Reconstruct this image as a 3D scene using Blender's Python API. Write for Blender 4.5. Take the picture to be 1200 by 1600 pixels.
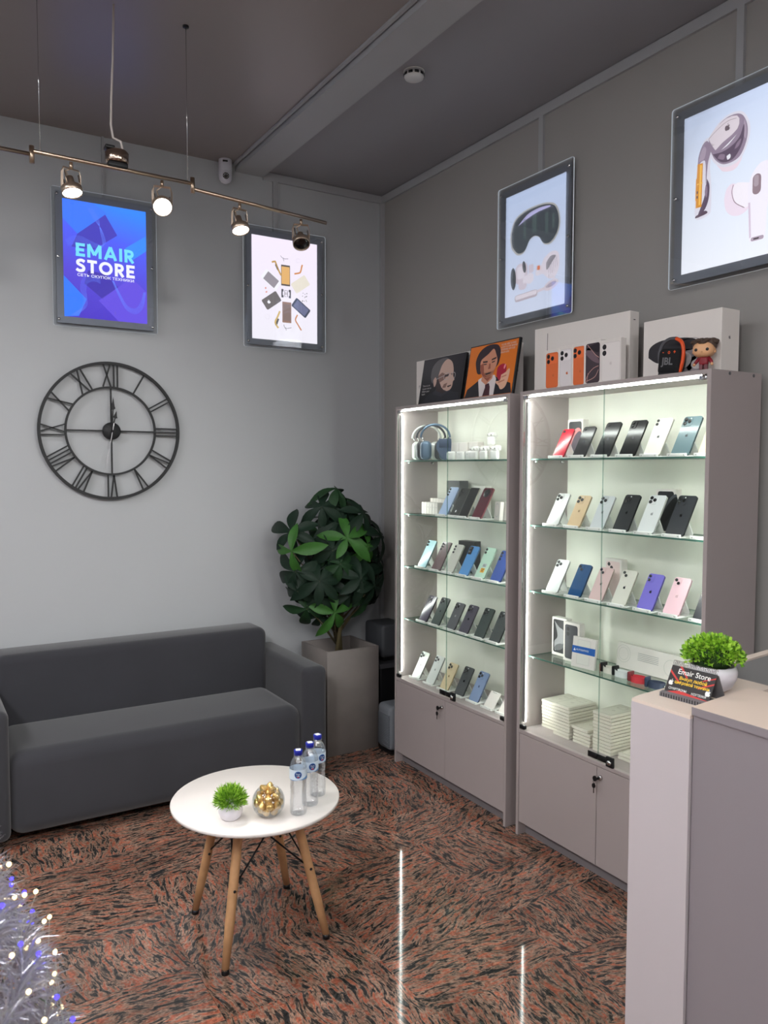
import bpy, bmesh, math, random
from mathutils import Vector, Matrix, Euler, noise
random.seed(7)
PI = math.pi
for o in list(bpy.data.objects): bpy.data.objects.remove(o)
SC = bpy.context.scene
COL = SC.collection

# ------------------------------------------------------------------ camera, world, exposure
YAW, PITCH, ROLL, FPX = 0.548941, -0.0551848, 0.0020142, 1228.5
fw = Vector((math.sin(YAW)*math.cos(PITCH), math.cos(YAW)*math.cos(PITCH), math.sin(PITCH)))
rt = Vector((math.cos(YAW), -math.sin(YAW), 0)); up = rt.cross(fw)
r2 = rt*math.cos(ROLL)+up*math.sin(ROLL); u2 = up*math.cos(ROLL)-rt*math.sin(ROLL)
cd = bpy.data.cameras.new('camera'); cam = bpy.data.objects.new('camera', cd); COL.objects.link(cam)
cam.matrix_world = Matrix(((r2.x, u2.x, -fw.x, 0), (r2.y, u2.y, -fw.y, 0), (r2.z, u2.z, -fw.z, 1.66), (0, 0, 0, 1)))
cd.sensor_fit = 'VERTICAL'; cd.sensor_height = 36.0; cd.lens = FPX/1600*36.0
cd.clip_start = 0.05
cd.dof.use_dof = True; cd.dof.focus_distance = 3.0; cd.dof.aperture_fstop = 7.0
SC.camera = cam
w = bpy.data.worlds.new('world'); SC.world = w; w.use_nodes = True
w.node_tree.nodes['Background'].inputs[0].default_value = (0.5, 0.52, 0.56, 1)
w.node_tree.nodes['Background'].inputs[1].default_value = 0.02
SC.view_settings.view_transform = 'Standard'; SC.view_settings.look = 'None'
SC.view_settings.gamma = 1.0; SC.view_settings.exposure = 0.0
SC.view_settings.use_curve_mapping = False
SPOT_W, FILL_SPOT_W, LED_S, POSTER_S, FILL_PANEL_S = 42.0, 140.0, 40.0, 1.45, 52.0

XR, YB, ZC = 2.665, 4.385, 3.395          # right wall, back wall, ceiling
XL, YF = -2.2, -2.4                        # unseen walls of the shop

# ------------------------------------------------------------------ materials
def lin(c):
    c = c/255.0
    return c/12.92 if c <= 0.04045 else ((c+0.055)/1.055)**2.4
def rgb(c): return (lin(c[0]), lin(c[1]), lin(c[2]), 1)
MATS = {}
def mat(name, c, rough=0.5, metal=0.0, emit=0.0, ecol=None, nscale=0, namp=0.0, bump=0.0, bscale=200, coat=0.0, trans=0.0, ior=1.45, spec=0.5, sheen=0.0):
    if name in MATS: return MATS[name]
    m = bpy.data.materials.new(name); m.use_nodes = True; nt = m.node_tree
    p = nt.nodes['Principled BSDF']; I = p.inputs
    I['Base Color'].default_value = rgb(c); I['Roughness'].default_value = rough; I['Metallic'].default_value = metal
    I['Specular IOR Level'].default_value = spec
    I['Coat Weight'].default_value = coat; I['Transmission Weight'].default_value = trans; I['IOR'].default_value = ior
    I['Sheen Weight'].default_value = sheen
    if emit:
        I['Emission Color'].default_value = rgb(ecol or c); I['Emission Strength'].default_value = emit
    if nscale or bump:
        tc = nt.nodes.new('ShaderNodeTexCoord')
    if nscale:
        n = nt.nodes.new('ShaderNodeTexNoise'); n.inputs['Scale'].default_value = nscale; n.inputs['Detail'].default_value = 5
        mr = nt.nodes.new('ShaderNodeMapRange'); mr.inputs['To Min'].default_value = 1-namp; mr.inputs['To Max'].default_value = 1+namp
        mr.inputs['From Min'].default_value = 0.3; mr.inputs['From Max'].default_value = 0.7
        mx = nt.nodes.new('ShaderNodeMix'); mx.data_type = 'RGBA'; mx.blend_type = 'MULTIPLY'; mx.inputs['Factor'].default_value = 1
        nt.links.new(tc.outputs['Object'], n.inputs['Vector']); nt.links.new(n.outputs['Fac'], mr.inputs['Value'])
        mx.inputs['A'].default_value = rgb(c); nt.links.new(mr.outputs['Result'], mx.inputs['B']); nt.links.new(mx.outputs['Result'], I['Base Color'])
    if bump:
        n2 = nt.nodes.new('ShaderNodeTexNoise'); n2.inputs['Scale'].default_value = bscale; n2.inputs['Detail'].default_value = 3
        b = nt.nodes.new('ShaderNodeBump'); b.inputs['Strength'].default_value = bump; b.inputs['Distance'].default_value = 0.002
        nt.links.new(tc.outputs['Object'], n2.inputs['Vector']); nt.links.new(n2.outputs['Fac'], b.inputs['Height']); nt.links.new(b.outputs['Normal'], I['Normal'])
    MATS[name] = m
    return m
def clear(name, tint=(255, 255, 255), refl=0.06, rough=0.0):
    """thin clear sheet: lets light through, mirrors a little (more at grazing angles)"""
    if name in MATS: return MATS[name]
    m = bpy.data.materials.new(name); m.use_nodes = True; nt = m.node_tree; nt.nodes.remove(nt.nodes['Principled BSDF'])
    out = nt.nodes['Material Output']
    t = nt.nodes.new('ShaderNodeBsdfTransparent'); t.inputs[0].default_value = rgb(tint)
    g = nt.nodes.new('ShaderNodeBsdfGlossy'); g.inputs['Roughness'].default_value = rough
    lw = nt.nodes.new('ShaderNodeFresnel'); lw.inputs[0].default_value = 1.45
    ml = nt.nodes.new('ShaderNodeMath'); ml.operation = 'MULTIPLY'; ml.inputs[1].default_value = refl/0.034
    mn = nt.nodes.new('ShaderNodeMath'); mn.operation = 'MINIMUM'; mn.inputs[1].default_value = 0.45
    x = nt.nodes.new('ShaderNodeMixShader')
    nt.links.new(lw.outputs[0], ml.inputs[0]); nt.links.new(ml.outputs[0], mn.inputs[0]); nt.links.new(mn.outputs[0], x.inputs[0])
    nt.links.new(t.outputs[0], x.inputs[1]); nt.links.new(g.outputs[0], x.inputs[2]); nt.links.new(x.outputs[0], out.inputs[0])
    MATS[name] = m
    return m
def emis(name, c, s):
    if name in MATS: return MATS[name]
    m = bpy.data.materials.new(name); m.use_nodes = True; nt = m.node_tree; nt.nodes.remove(nt.nodes['Principled BSDF'])
    e = nt.nodes.new('ShaderNodeEmission'); e.inputs[0].default_value = rgb(c); e.inputs[1].default_value = s
    nt.links.new(e.outputs[0], nt.nodes['Material Output'].inputs[0]); MATS[name] = m
    return m
def granite():
    m = bpy.data.materials.new('red_granite'); m.use_nodes = True; nt = m.node_tree; N = nt.nodes; L = nt.links
    p = N['Principled BSDF']; p.inputs['Roughness'].default_value = 0.06
    tc = N.new('ShaderNodeTexCoord'); oi = N.new('ShaderNodeObjectInfo')
    ang = N.new('ShaderNodeMath'); ang.operation = 'MULTIPLY'; ang.inputs[1].default_value = 37.0
    fr = N.new('ShaderNodeMath'); fr.operation = 'FRACT'
    an2 = N.new('ShaderNodeMapRange'); an2.inputs['To Min'].default_value = -0.45; an2.inputs['To Max'].default_value = 0.45
    L.new(oi.outputs['Random'], ang.inputs[0]); L.new(ang.outputs[0], fr.inputs[0]); L.new(fr.outputs[0], an2.inputs['Value'])
    off = N.new('ShaderNodeVectorMath'); off.operation = 'SCALE'; off.inputs['Scale'].default_value = 31.0
    cmb = N.new('ShaderNodeCombineXYZ'); L.new(oi.outputs['Random'], cmb.inputs[0]); L.new(fr.outputs[0], cmb.inputs[1]); L.new(cmb.outputs[0], off.inputs[0])
    vr = N.new('ShaderNodeVectorRotate'); vr.rotation_type = 'Z_AXIS'; L.new(tc.outputs['Object'], vr.inputs['Vector']); L.new(an2.outputs[0], vr.inputs['Angle'])
    ad = N.new('ShaderNodeVectorMath'); ad.operation = 'ADD'; L.new(vr.outputs[0], ad.inputs[0]); L.new(off.outputs[0], ad.inputs[1])
    # warp
    wn = N.new('ShaderNodeTexNoise'); wn.inputs['Scale'].default_value = 4.0; wn.inputs['Detail'].default_value = 2; L.new(ad.outputs[0], wn.inputs['Vector'])
    ws = N.new('ShaderNodeVectorMath'); ws.operation = 'SCALE'; ws.inputs['Scale'].default_value = 0.10; L.new(wn.outputs['Color'], ws.inputs[0])
    a2 = N.new('ShaderNodeVectorMath'); a2.operation = 'ADD'; L.new(ad.outputs[0], a2.inputs[0]); L.new(ws.outputs[0], a2.inputs[1])
    mp = N.new('ShaderNodeMapping'); mp.inputs['Scale'].default_value = (1.0, 4.2, 1.0); L.new(a2.outputs[0], mp.inputs['Vector'])
    n1 = N.new('ShaderNodeTexNoise'); n1.inputs['Scale'].default_value = 17; n1.inputs['Detail'].default_value = 7; n1.inputs['Roughness'].default_value = 0.66; n1.inputs['Distortion'].default_value = 0.7
    L.new(mp.outputs[0], n1.inputs['Vector'])
    cr = N.new('ShaderNodeValToRGB'); e = cr.color_ramp; e.elements[0].position = 0.36; e.elements[0].color = rgb((44, 45, 46)); e.elements[1].position = 0.74; e.elements[1].color = rgb((196, 150, 122))
    for pos, c in ((0.44, (58, 55, 53)), (0.475, (112, 95, 85)), (0.51, (156, 128, 110)), (0.545, (142, 104, 88)), (0.59, (156, 86, 66)), (0.64, (166, 96, 74))):
        q = e.elements.new(pos); q.color = rgb(c)
    L.new(n1.outputs['Fac'], cr.inputs[0])
    # large pink / dark clouds
    n3 = N.new('ShaderNodeTexNoise'); n3.inputs['Scale'].default_value = 2.6; n3.inputs['Detail'].default_value = 3; L.new(mp.outputs[0], n3.inputs['Vector'])
    # fine speckle
    n2 = N.new('ShaderNodeTexNoise'); n2.inputs['Scale'].default_value = 95; n2.inputs['Detail'].default_value = 3; L.new(a2.outputs[0], n2.inputs['Vector'])
    mr = N.new('ShaderNodeMapRange'); mr.inputs['From Min'].default_value = 0.32; mr.inputs['From Max'].default_value = 0.62; mr.inputs['To Min'].default_value = 0.55; mr.inputs['To Max'].default_value = 1.15
    L.new(n2.outputs['Fac'], mr.inputs['Value'])
    mr3 = N.new('ShaderNodeMapRange'); mr3.inputs['From Min'].default_value = 0.3; mr3.inputs['From Max'].default_value = 0.7; mr3.inputs['To Min'].default_value = 0.6; mr3.inputs['To Max'].default_value = 1.3
    L.new(n3.outputs['Fac'], mr3.inputs['Value'])
    mm = N.new('ShaderNodeMath'); mm.operation = 'MULTIPLY'; L.new(mr.outputs[0], mm.inputs[0]); L.new(mr3.outputs[0], mm.inputs[1])
    mx = N.new('ShaderNodeMix'); mx.data_type = 'RGBA'; mx.blend_type = 'MULTIPLY'; mx.inputs['Factor'].default_value = 1
    L.new(cr.outputs[0], mx.inputs['A']); L.new(mm.outputs[0], mx.inputs['B']); L.new(mx.outputs['Result'], p.inputs['Base Color'])
    bn = N.new('ShaderNodeBump'); bn.inputs['Strength'].default_value = 0.02; bn.inputs['Distance'].default_value = 0.001
    L.new(n2.outputs['Fac'], bn.inputs['Height']); L.new(bn.outputs['Normal'], p.inputs['Normal'])
    return m

# ------------------------------------------------------------------ mesh building
class MB:
    def __init__(s): s.v = []; s.f = []; s.m = []; s.sm = []
    def add(s, vs, fs, mi=0, smooth=False):
        b = len(s.v); s.v += [tuple(v) for v in vs]
        for f in fs: s.f.append([b+i for i in f]); s.m.append(mi); s.sm.append(smooth)
        return s
    def box(s, x0, x1, y0, y1, z0, z1, mi=0):
        vs = [(x0,y0,z0),(x1,y0,z0),(x1,y1,z0),(x0,y1,z0),(x0,y0,z1),(x1,y0,z1),(x1,y1,z1),(x0,y1,z1)]
        return s.add(vs, [(0,3,2,1),(4,5,6,7),(0,1,5,4),(1,2,6,5),(2,3,7,6),(3,0,4,7)], mi)
    def rbox(s, x0, x1, y0, y1, z0, z1, r=0.005, seg=3, mi=0, smooth=True):
        bm = bmesh.new(); bmesh.ops.create_cube(bm, size=1)
        for v in bm.verts: v.co = Vector(((x0+x1)/2+v.co.x*(x1-x0), (y0+y1)/2+v.co.y*(y1-y0), (z0+z1)/2+v.co.z*(z1-z0)))
        r = min(r, 0.49*min(x1-x0, y1-y0, z1-z0))
        bmesh.ops.bevel(bm, geom=list(bm.edges), offset=r, segments=seg, profile=0.5, affect='EDGES')
        return s.bm(bm, mi, smooth)
    def bm(s, bm, mi=0, smooth=False):
        bm.verts.index_update()
        s.add([v.co for v in bm.verts], [[v.index for v in f.verts] for f in bm.faces], mi, smooth); bm.free(); return s
    def prism(s, poly, d0, d1, plane='xz', mi=0, side=None, smooth=False):
        """polygon in a plane, extruded from d0 to d1 along the remaining axis"""
        n = len(poly)
        P = {'xz': lambda a, b, d: (a, d, b), 'xy': lambda a, b, d: (a, b, d), 'yz': lambda a, b, d: (d, a, b)}[plane]
        area = sum(poly[i][0]*poly[(i+1)%n][1]-poly[(i+1)%n][0]*poly[i][1] for i in range(n))
        if area < 0: poly = poly[::-1]
        flip = (plane == 'xz')
        vs = [P(a, b, d0) for a, b in poly]+[P(a, b, d1) for a, b in poly]
        lo = list(range(n)); hi = list(range(n, 2*n))
        fs = [lo[::-1], hi]
        si = [(i, (i+1)%n, n+(i+1)%n, n+i) for i in range(n)]
        if flip: fs = [f[::-1] for f in fs]; si = [f[::-1] for f in si]
        s.add(vs, fs, mi)
        b = len(s.v)-2*n
        for f in si: s.f.append([b+i for i in f]); s.m.append(mi if side is None else side); s.sm.append(smooth)
        return s
    def lathe(s, prof, n=24, c=(0,0,0), mi=0, smooth=True, axis='z'):
        vs = []; fs = []
        for r, h in prof:
            for k in range(n):
                a = 2*PI*k/n
                p = (r*math.cos(a), r*math.sin(a), h)
                if axis == 'y': p = (p[0], h, p[1])
                if axis == 'x': p = (h, p[0], p[1])
                vs.append((p[0]+c[0], p[1]+c[1], p[2]+c[2]))
        for i in range(len(prof)-1):
            for k in range(n):
                q = (i*n+k, i*n+(k+1)%n, (i+1)*n+(k+1)%n, (i+1)*n+k)
                fs.append(q if axis != 'y' else q[::-1])
        if prof[0][0] > 1e-6: fs.append(tuple(range(n))[::-1] if axis != 'y' else tuple(range(n)))
        if prof[-1][0] > 1e-6:
            b = (len(prof)-1)*n; t = tuple(range(b, b+n)); fs.append(t if axis != 'y' else t[::-1])
        return s.add(vs, fs, mi, smooth)
    def tube(s, pts, r, n=8, mi=0, closed=False, smooth=True, flat=None):
        pts = [Vector(p) for p in pts]; m = len(pts)
        rs = r if isinstance(r, (list, tuple)) else [r]*m
        vs = []; fs = []; ref = None
        for i, p in enumerate(pts):
            if closed: t = pts[(i+1)%m]-pts[i-1]
            else: t = pts[min(i+1, m-1)]-pts[max(i-1, 0)]
            t.normalize()
            if ref is None: ref = Vector((0,0,1)) if abs(t.z) < 0.9 else Vector((1,0,0))
            a = ref-t*ref.dot(t)
            if a.length < 1e-4: a = t.orthogonal()
            a.normalize(); b = t.cross(a); ref = a
            for k in range(n):
                th = 2*PI*(k+0.5)/n
                d = a*math.cos(th)+b*math.sin(th)*(flat or 1)
                vs.append(p+d*rs[i])
        for i in range(m if closed else m-1):
            j = (i+1)%m
            for k in range(n): fs.append((i*n+k, i*n+(k+1)%n, j*n+(k+1)%n, j*n+k))
        if not closed: fs.append(tuple(range(n))[::-1]); fs.append(tuple(range((m-1)*n, m*n)))
        return s.add(vs, fs, mi, smooth)
    def ball(s, c, r, u=16, v=10, mi=0, sc=(1,1,1)):
        vs = []; fs = []
        for i in range(v+1):
            a = PI*i/v
            for k in range(u):
                b = 2*PI*k/u
                vs.append((c[0]+r*sc[0]*math.sin(a)*math.cos(b), c[1]+r*sc[1]*math.sin(a)*math.sin(b), c[2]-r*sc[2]*math.cos(a)))
        for i in range(v):
            for k in range(u): fs.append((i*u+k, i*u+(k+1)%u, (i+1)*u+(k+1)%u, (i+1)*u+k))
        return s.add(vs, fs, mi, True)
    def mesh(s, name, *mats):
        me = bpy.data.meshes.new(name); me.from_pydata(s.v, [], s.f)
        for m in mats: me.materials.append(m)
        me.polygons.foreach_set('material_index', s.m); me.polygons.foreach_set('use_smooth', s.sm)
        me.update(); me.validate()
        return me
    def build(s, name, m, parent=None, loc=None, rot=None):
        ms = m if isinstance(m, (list, tuple)) else [m]
        return link(name, s.mesh(name, *ms), parent, loc, rot)
def link(name, data, parent=None, loc=None, rot=None):
    o = bpy.data.objects.new(name, data); COL.objects.link(o)
    if parent: o.parent = parent
    if loc: o.location = loc
    if rot: o.rotation_euler = rot
    return o
def tag(o, label, cat=None, group=None, kind=None):
    o['label'] = label
    if cat: o['category'] = cat
    if group: o['group'] = group
    if kind: o['kind'] = kind
    return o
def thing(name, label, cat, loc=(0,0,0), rot=(0,0,0), group=None):
    o = bpy.data.objects.new(name, None); COL.objects.link(o); o.location = loc; o.rotation_euler = rot; o.empty_display_size = 0.05
    return tag(o, label, cat, group)
def struct(o): o['kind'] = 'structure'; return o
RIGHT = (0, 0, -PI/2)      # local x runs to the viewer's right along the right wall, local y into the wall
# ---- flat shapes
def rrect(cx, cz, w, h, r, rot=0, n=5):
    out = []
    for sx, sz, a0 in ((1, 1, 0), (-1, 1, PI/2), (-1, -1, PI), (1, -1, 1.5*PI)):
        for k in range(n+1):
            a = a0+PI/2*k/n
            out.append((sx*(w/2-r)+r*math.cos(a), sz*(h/2-r)+r*math.sin(a)))
    c, s_ = math.cos(rot), math.sin(rot)
    return [(cx+x*c-z*s_, cz+x*s_+z*c) for x, z in out]
def ell(cx, cz, a, b, rot=0, n=28):
    c, s_ = math.cos(rot), math.sin(rot)
    return [(cx+a*math.cos(t)*c-b*math.sin(t)*s_, cz+a*math.cos(t)*s_+b*math.sin(t)*c) for t in [2*PI*k/n for k in range(n)]]
def stroke(pts, wd):
    L, R = [], []
    for i, p in enumerate(pts):
        a = pts[max(i-1, 0)]; b = pts[min(i+1, len(pts)-1)]
        dx, dz = b[0]-a[0], b[1]-a[1]; l = math.hypot(dx, dz) or 1
        nx, nz = -dz/l*wd/2, dx/l*wd/2
        L.append((p[0]+nx, p[1]+nz)); R.append((p[0]-nx, p[1]-nz))
    return L, R
def strokeq(mb, pts, wd, d0, d1=None, mi=0):
    L, R = stroke(pts, wd)
    n = len(pts)
    vs = [(a, d0, b) for a, b in L]+[(a, d0, b) for a, b in R]
    return mb.add(vs, [(i, n+i, n+i+1, i+1) for i in range(n-1)], mi)
def flat(mb, poly, d, mi=0):
    n = len(poly)
    area = sum(poly[i][0]*poly[(i+1)%n][1]-poly[(i+1)%n][0]*poly[i][1] for i in range(n))
    if area < 0: poly = poly[::-1]
    return mb.add([(a, d, b) for a, b in poly], [tuple(range(n))], mi)
APPLE = [(0,.30),(.10,.35),(.22,.39),(.34,.37),(.44,.28),(.35,.20),(.30,.08),(.32,-.05),(.41,-.14),(.47,-.16),(.42,-.30),(.32,-.44),(.22,-.50),(.12,-.49),(0,-.45),(-.12,-.49),(-.22,-.50),(-.33,-.43),(-.43,-.27),(-.48,-.05),(-.47,.14),(-.39,.30),(-.27,.38),(-.13,.37)]
LEAFP = [(0,.43),(.02,.55),(.10,.65),(.19,.70),(.18,.58),(.11,.47)]
def apple(mb, cx, cz, s, d, mi=0, rot=0):
    c, q = math.cos(rot), math.sin(rot)
    for P in (APPLE, LEAFP): flat(mb, [(cx+s*(x*c-z*q), cz+s*(x*q+z*c)) for x, z in P], d, mi)
    return mb
def text(s, size, m, parent=None, loc=(0,0,0), rot=(PI/2,0,0), name='lettering', align='CENTER', bold=0.0, sx=1.0, wrap=None):
    cu = bpy.data.curves.new('t', 'FONT'); cu.body = s; cu.size = size; cu.align_x = align; cu.align_y = 'CENTER'; cu.offset = bold*size; cu.resolution_u = 3
    ob = bpy.data.objects.new('t', cu); COL.objects.link(ob)
    dg = bpy.context.evaluated_depsgraph_get()
    me = bpy.data.meshes.new_from_object(ob.evaluated_get(dg)); bpy.data.objects.remove(ob); bpy.data.curves.remove(cu)
    me.materials.clear(); me.materials.append(m)
    for v in me.vertices:
        v.co.x *= sx
        if wrap:
            a = v.co.x/wrap; v.co.z = wrap*(math.cos(a)-1); v.co.x = wrap*math.sin(a)
    return link(name, me, parent, loc, rot)

# common materials
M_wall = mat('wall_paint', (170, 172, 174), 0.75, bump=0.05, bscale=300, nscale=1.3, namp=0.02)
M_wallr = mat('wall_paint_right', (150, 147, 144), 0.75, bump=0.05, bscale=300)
M_ceil = mat('ceiling_paint', (146, 146, 150), 0.8)
M_ceilg = mat('ceiling_gloss', (138, 130, 128), 0.38)
M_trim = mat('trim_grey', (160, 161, 163), 0.55)
M_mauve = mat('mauve_laminate', (164, 154, 152), 0.45, nscale=3, namp=0.02)
M_inner = mat('pale_laminate', (200, 198, 190), 0.5, nscale=4, namp=0.05)
M_white = mat('white_plastic', (232, 232, 228), 0.35)
M_card = mat('white_card', (226, 220, 214), 0.55)
M_black = mat('black_plastic', (18, 18, 20), 0.35)
M_blackm = mat('black_metal', (28, 29, 31), 0.45, 0.4)
M_chrome = mat('chrome', (205, 205, 205), 0.12, 1.0)
M_nickel = mat('brushed_nickel', (172, 152, 132), 0.32, 1.0)
M_glass = clear('door_glass', (253, 255, 254), 0.004)
M_shelf = clear('shelf_glass', (240, 250, 245), 0.04)
M_shedge = mat('glass_edge', (58, 98, 86), 0.25)
M_led = emis('led_strip', (250, 255, 250), LED_S)
M_dark = mat('dark_lens', (10, 10, 12), 0.08, coat=0.5)
M_gran = granite()

# ------------------------------------------------------------------ room shell
T = 0.12
floor = struct(MB().box(XL, XR, YF, YB, -0.1, -0.012).build('floor', mat('grout', (58, 46, 42), 0.8)))
TX, TY = 0.55, 0.305
tile_mesh = MB().box(-TX/2+.0005, TX/2-.0005, -TY/2+.0005, TY/2-.0005, -0.011, 0).mesh('tile', M_gran)
tile_mesh2 = MB().box(-TY/2+.0005, TY/2-.0005, -TX/2+.0005, TX/2-.0005, -0.011, 0).mesh('tile', M_gran)
gx = [0.785+TX*i for i in range(-6, 5)]; gy = [2.50+TY*i for i in range(-17, 8)]
cut = {}
for i in range(len(gx)-1):
    for j in range(len(gy)-1):
        x0, x1, y0, y1 = max(gx[i], XL), min(gx[i+1], XR), max(gy[j], YF), min(gy[j+1], YB)
        if x1-x0 < .02 or y1-y0 < .02: continue
        full = abs(x1-x0-TX) < 1e-6 and abs(y1-y0-TY) < 1e-6
        rot = random.choice([0, 1])
        if full:
            o = link('tile', tile_mesh2 if rot else tile_mesh, floor, ((x0+x1)/2, (y0+y1)/2, 0), (0, 0, PI/2) if rot else (0, 0, 0))
        else:
            key = (round(x1-x0, 3), round(y1-y0, 3))
            if key not in cut:
                a, b = (x1-x0)/2-.0005, (y1-y0)/2-.0005
                cut[key] = MB().box(-a, a, -b, b, -0.011, 0).mesh('tile', M_gran)
            o = link('tile', cut[key], floor, ((x0+x1)/2, (y0+y1)/2, 0))
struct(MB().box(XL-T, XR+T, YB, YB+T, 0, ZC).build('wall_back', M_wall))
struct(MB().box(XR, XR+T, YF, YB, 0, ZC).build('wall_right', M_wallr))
struct(MB().box(XL-T, XL, YF, YB, 0, ZC).build('wall_left', M_wall))
struct(MB().box(XL-T, XR+T, YF-T, YF, 0, ZC).build('wall_front', M_wall))
BX0, BX1 = 1.675, 1.845
struct(MB().box(XL-T, BX0, YF-T, YB+T, ZC, ZC+.1).build('ceiling', M_ceilg))
struct(MB().box(BX0, XR+T, YF-T, YB+T, ZC, ZC+.1).build('ceiling', M_ceil))
bm_ = MB().box(BX0, BX1, YF, YB, ZC-.035, ZC)
bm_.box(BX0-.022, BX0-.008, YF, YB, ZC-.012, ZC)
struct(bm_.build('trim_1', M_trim))
struct(MB().box(BX1, XR, YB-.014, YB, ZC-.05, ZC-.004).build('trim_2', M_trim))
struct(MB().box(XR-.014, XR, YF, YB-.014, ZC-.05, ZC-.004).build('trim_3', M_trim))
struct(MB().box(.936, .948, YB-.012, YB, 3.05, ZC).build('trim_4', M_trim))
struct(MB().box(1.905, 1.935, YB-.014, YB, 3.03, ZC-.05).build('trim_5', M_trim))
struct(MB().box(XR-.014, XR, 2.888, 2.918, 3.03, ZC-.05).build('trim_6', M_trim))
struct(MB().box(XR-.014, XR, 1.835, 1.865, 3.03, ZC-.05).build('trim_7', M_trim))
struct(MB().box(XR-.022, XR, YB-.03, YB, 0, ZC-.05).build('trim_8', M_trim))

# ------------------------------------------------------------------ sofa
M_sofa = mat('grey_suede', (47, 47, 52), 0.95, nscale=3.5, namp=0.10, bump=0.25, bscale=500, sheen=0.25)
sofa = thing('sofa', 'dark grey suede sofa against the back wall under the clock', 'sofa', (1.05, 4.0, 0))
def sp(n, *a, r=.03, seg=5):
    x0, x1, y0, y1, z0, z1 = a
    return MB().rbox(x0-1.05, x1-1.05, y0-4.0, y1-4.0, z0, z1, r, seg).build(n, M_sofa, sofa)
sp('seat', .352, 1.752, 3.66, 4.16, .05, .425, r=.07, seg=7)
sp('backrest', .352, 1.752, 4.13, 4.365, .05, .755, r=.045)
sp('armrest', 1.745, 1.885, 3.645, 4.365, .05, .622, r=.035)
sp('armrest', .219, .359, 3.645, 4.365, .05, .622, r=.035)
for lx in (.27, 1.83):
    for ly in (3.72, 4.3):
        MB().lathe([(.02, 0), (.022, .06)], 12, (lx-1.05, ly-4.0, 0)).build('leg', M_black, sofa)

# ------------------------------------------------------------------ coffee table
M_wood = mat('beech_leg', (196, 150, 106), 0.5, nscale=25, namp=0.10)
M_table = mat('white_tabletop', (230, 224, 219), 0.3)
TC = (1.055, 2.605); TH = .48
tbl = thing('coffee_table', 'round white coffee table on four splayed wooden legs with black wire braces', 'table', (TC[0], TC[1], 0))
MB().lathe([(.0, TH-.016), (.292, TH-.016), (.299, TH-.012), (.30, TH-.004), (.297, TH), (0, TH)], 72).build('tabletop', M_table, tbl)
feet = [(-.195, -.205), (.180, -.200), (.200, .180), (-.167, .192)]
tops = [(-.10, -.10), (.10, -.10), (.10, .10), (-.10, .10)]
for (fx, fy), (tx, ty) in zip(feet, tops):
    f0 = Vector((fx, fy, .012)); t0 = Vector((tx, ty, TH-.018))
    lg = MB().tube([f0, f0.lerp(t0, .3), f0.lerp(t0, .75), t0], [.0125, .0165, .0165, .0150], 14).build('leg', M_wood, tbl)
    MB().tube([f0-Vector((0, 0, .012)), f0+(t0-f0)*.012], .0132, 12).build('foot_cap', M_black, lg)
    q = f0.lerp(t0, .52); d = Vector((-.0, -1, 0))
    MB().lathe([(.005, 0), (.005, .003)], 10, (q.x, q.y-.018, q.z), axis='y').build('screw', M_blackm, lg)
for i in range(4):
    a, b = i, (i+1) % 4
    fa, ta = Vector((*feet[a], .012)), Vector((*tops[a], TH-.018)); fb, tb = Vector((*feet[b], .012)), Vector((*tops[b], TH-.018))
    MB().tube([fa.lerp(ta, .52), Vector((tops[b][0]*.7, tops[b][1]*.7, TH-.03))], .0032, 6).build('brace', M_blackm, tbl)
    MB().tube([fb.lerp(tb, .52), Vector((tops[a][0]*.7, tops[a][1]*.7, TH-.03))], .0032, 6).build('brace', M_blackm, tbl)
MB().box(-.10, .10, -.008, .008, TH-.034, TH-.016).box(-.008, .008, -.10, .10, TH-.034, TH-.0165).build('cross_bar', M_blackm, tbl)

# plants made of many small leaves
def foliage(n, c, rad, ln, wd, seedv, zmin=-.2, upb=.3, flatleaf=False):
    rnd = random.Random(seedv); mb = MB()
    for i in range(n):
        while True:
            d = Vector((rnd.gauss(0,1), rnd.gauss(0,1), rnd.gauss(0,1))).normalized()
            if d.z > zmin: break
        base = Vector(c)+Vector((d.x*rad[0], d.y*rad[1], d.z*rad[2]))*rnd.uniform(.35, .9)
        dr = (d+Vector((rnd.uniform(-.5,.5), rnd.uniform(-.5,.5), rnd.uniform(-.3,.5)+upb))).normalized()
        sd = dr.cross(Vector((rnd.uniform(-1,1), rnd.uniform(-1,1), rnd.uniform(-1,1)))).normalized()
        l = ln*rnd.uniform(.6, 1.1); w_ = wd*rnd.uniform(.7, 1.2); nrm = dr.cross(sd)
        mi = rnd.choice([0, 0, 1, 1, 2])
        if flatleaf:
            mb.add([base, base+dr*l*.5+sd*w_+nrm*w_*.3, base+dr*l, base+dr*l*.5-sd*w_+nrm*w_*.3], [(0,1,2),(0,2,3)], mi)
        else:
            mb.add([base-sd*w_*.5, base+sd*w_*.5, base+dr*l*.6+sd*w_*.4, base+dr*l, base+dr*l*.6-sd*w_*.4], [(0,1,2,3,4)], mi)
    return mb
G3 = [mat('grass_mid', (128, 178, 48), 0.5), mat('grass_light', (162, 205, 70), 0.5), mat('grass_dark', (84, 132, 34), 0.55)]
M_pot = mat('white_marble_pot', (226, 222, 228), 0.3, nscale=14, namp=0.07)
gp = thing('potted_grass', 'small white pot with bushy bright green artificial grass on coffee table', 'potted plant', (.912, 2.478, TH))
MB().lathe([(.0, 0), (.022, 0), (.034, .010), (.041, .028), (.040, .046), (.034, .056), (.031, .055), (.034, .045), (.0, .045)], 32).build('pot', M_pot, gp)
fo = foliage(2600, (0, 0, .066), (.056, .056, .050), .019, .0026, 3, -.35, .2).build('grass', G3, gp); fo['kind'] = 'stuff'

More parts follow.
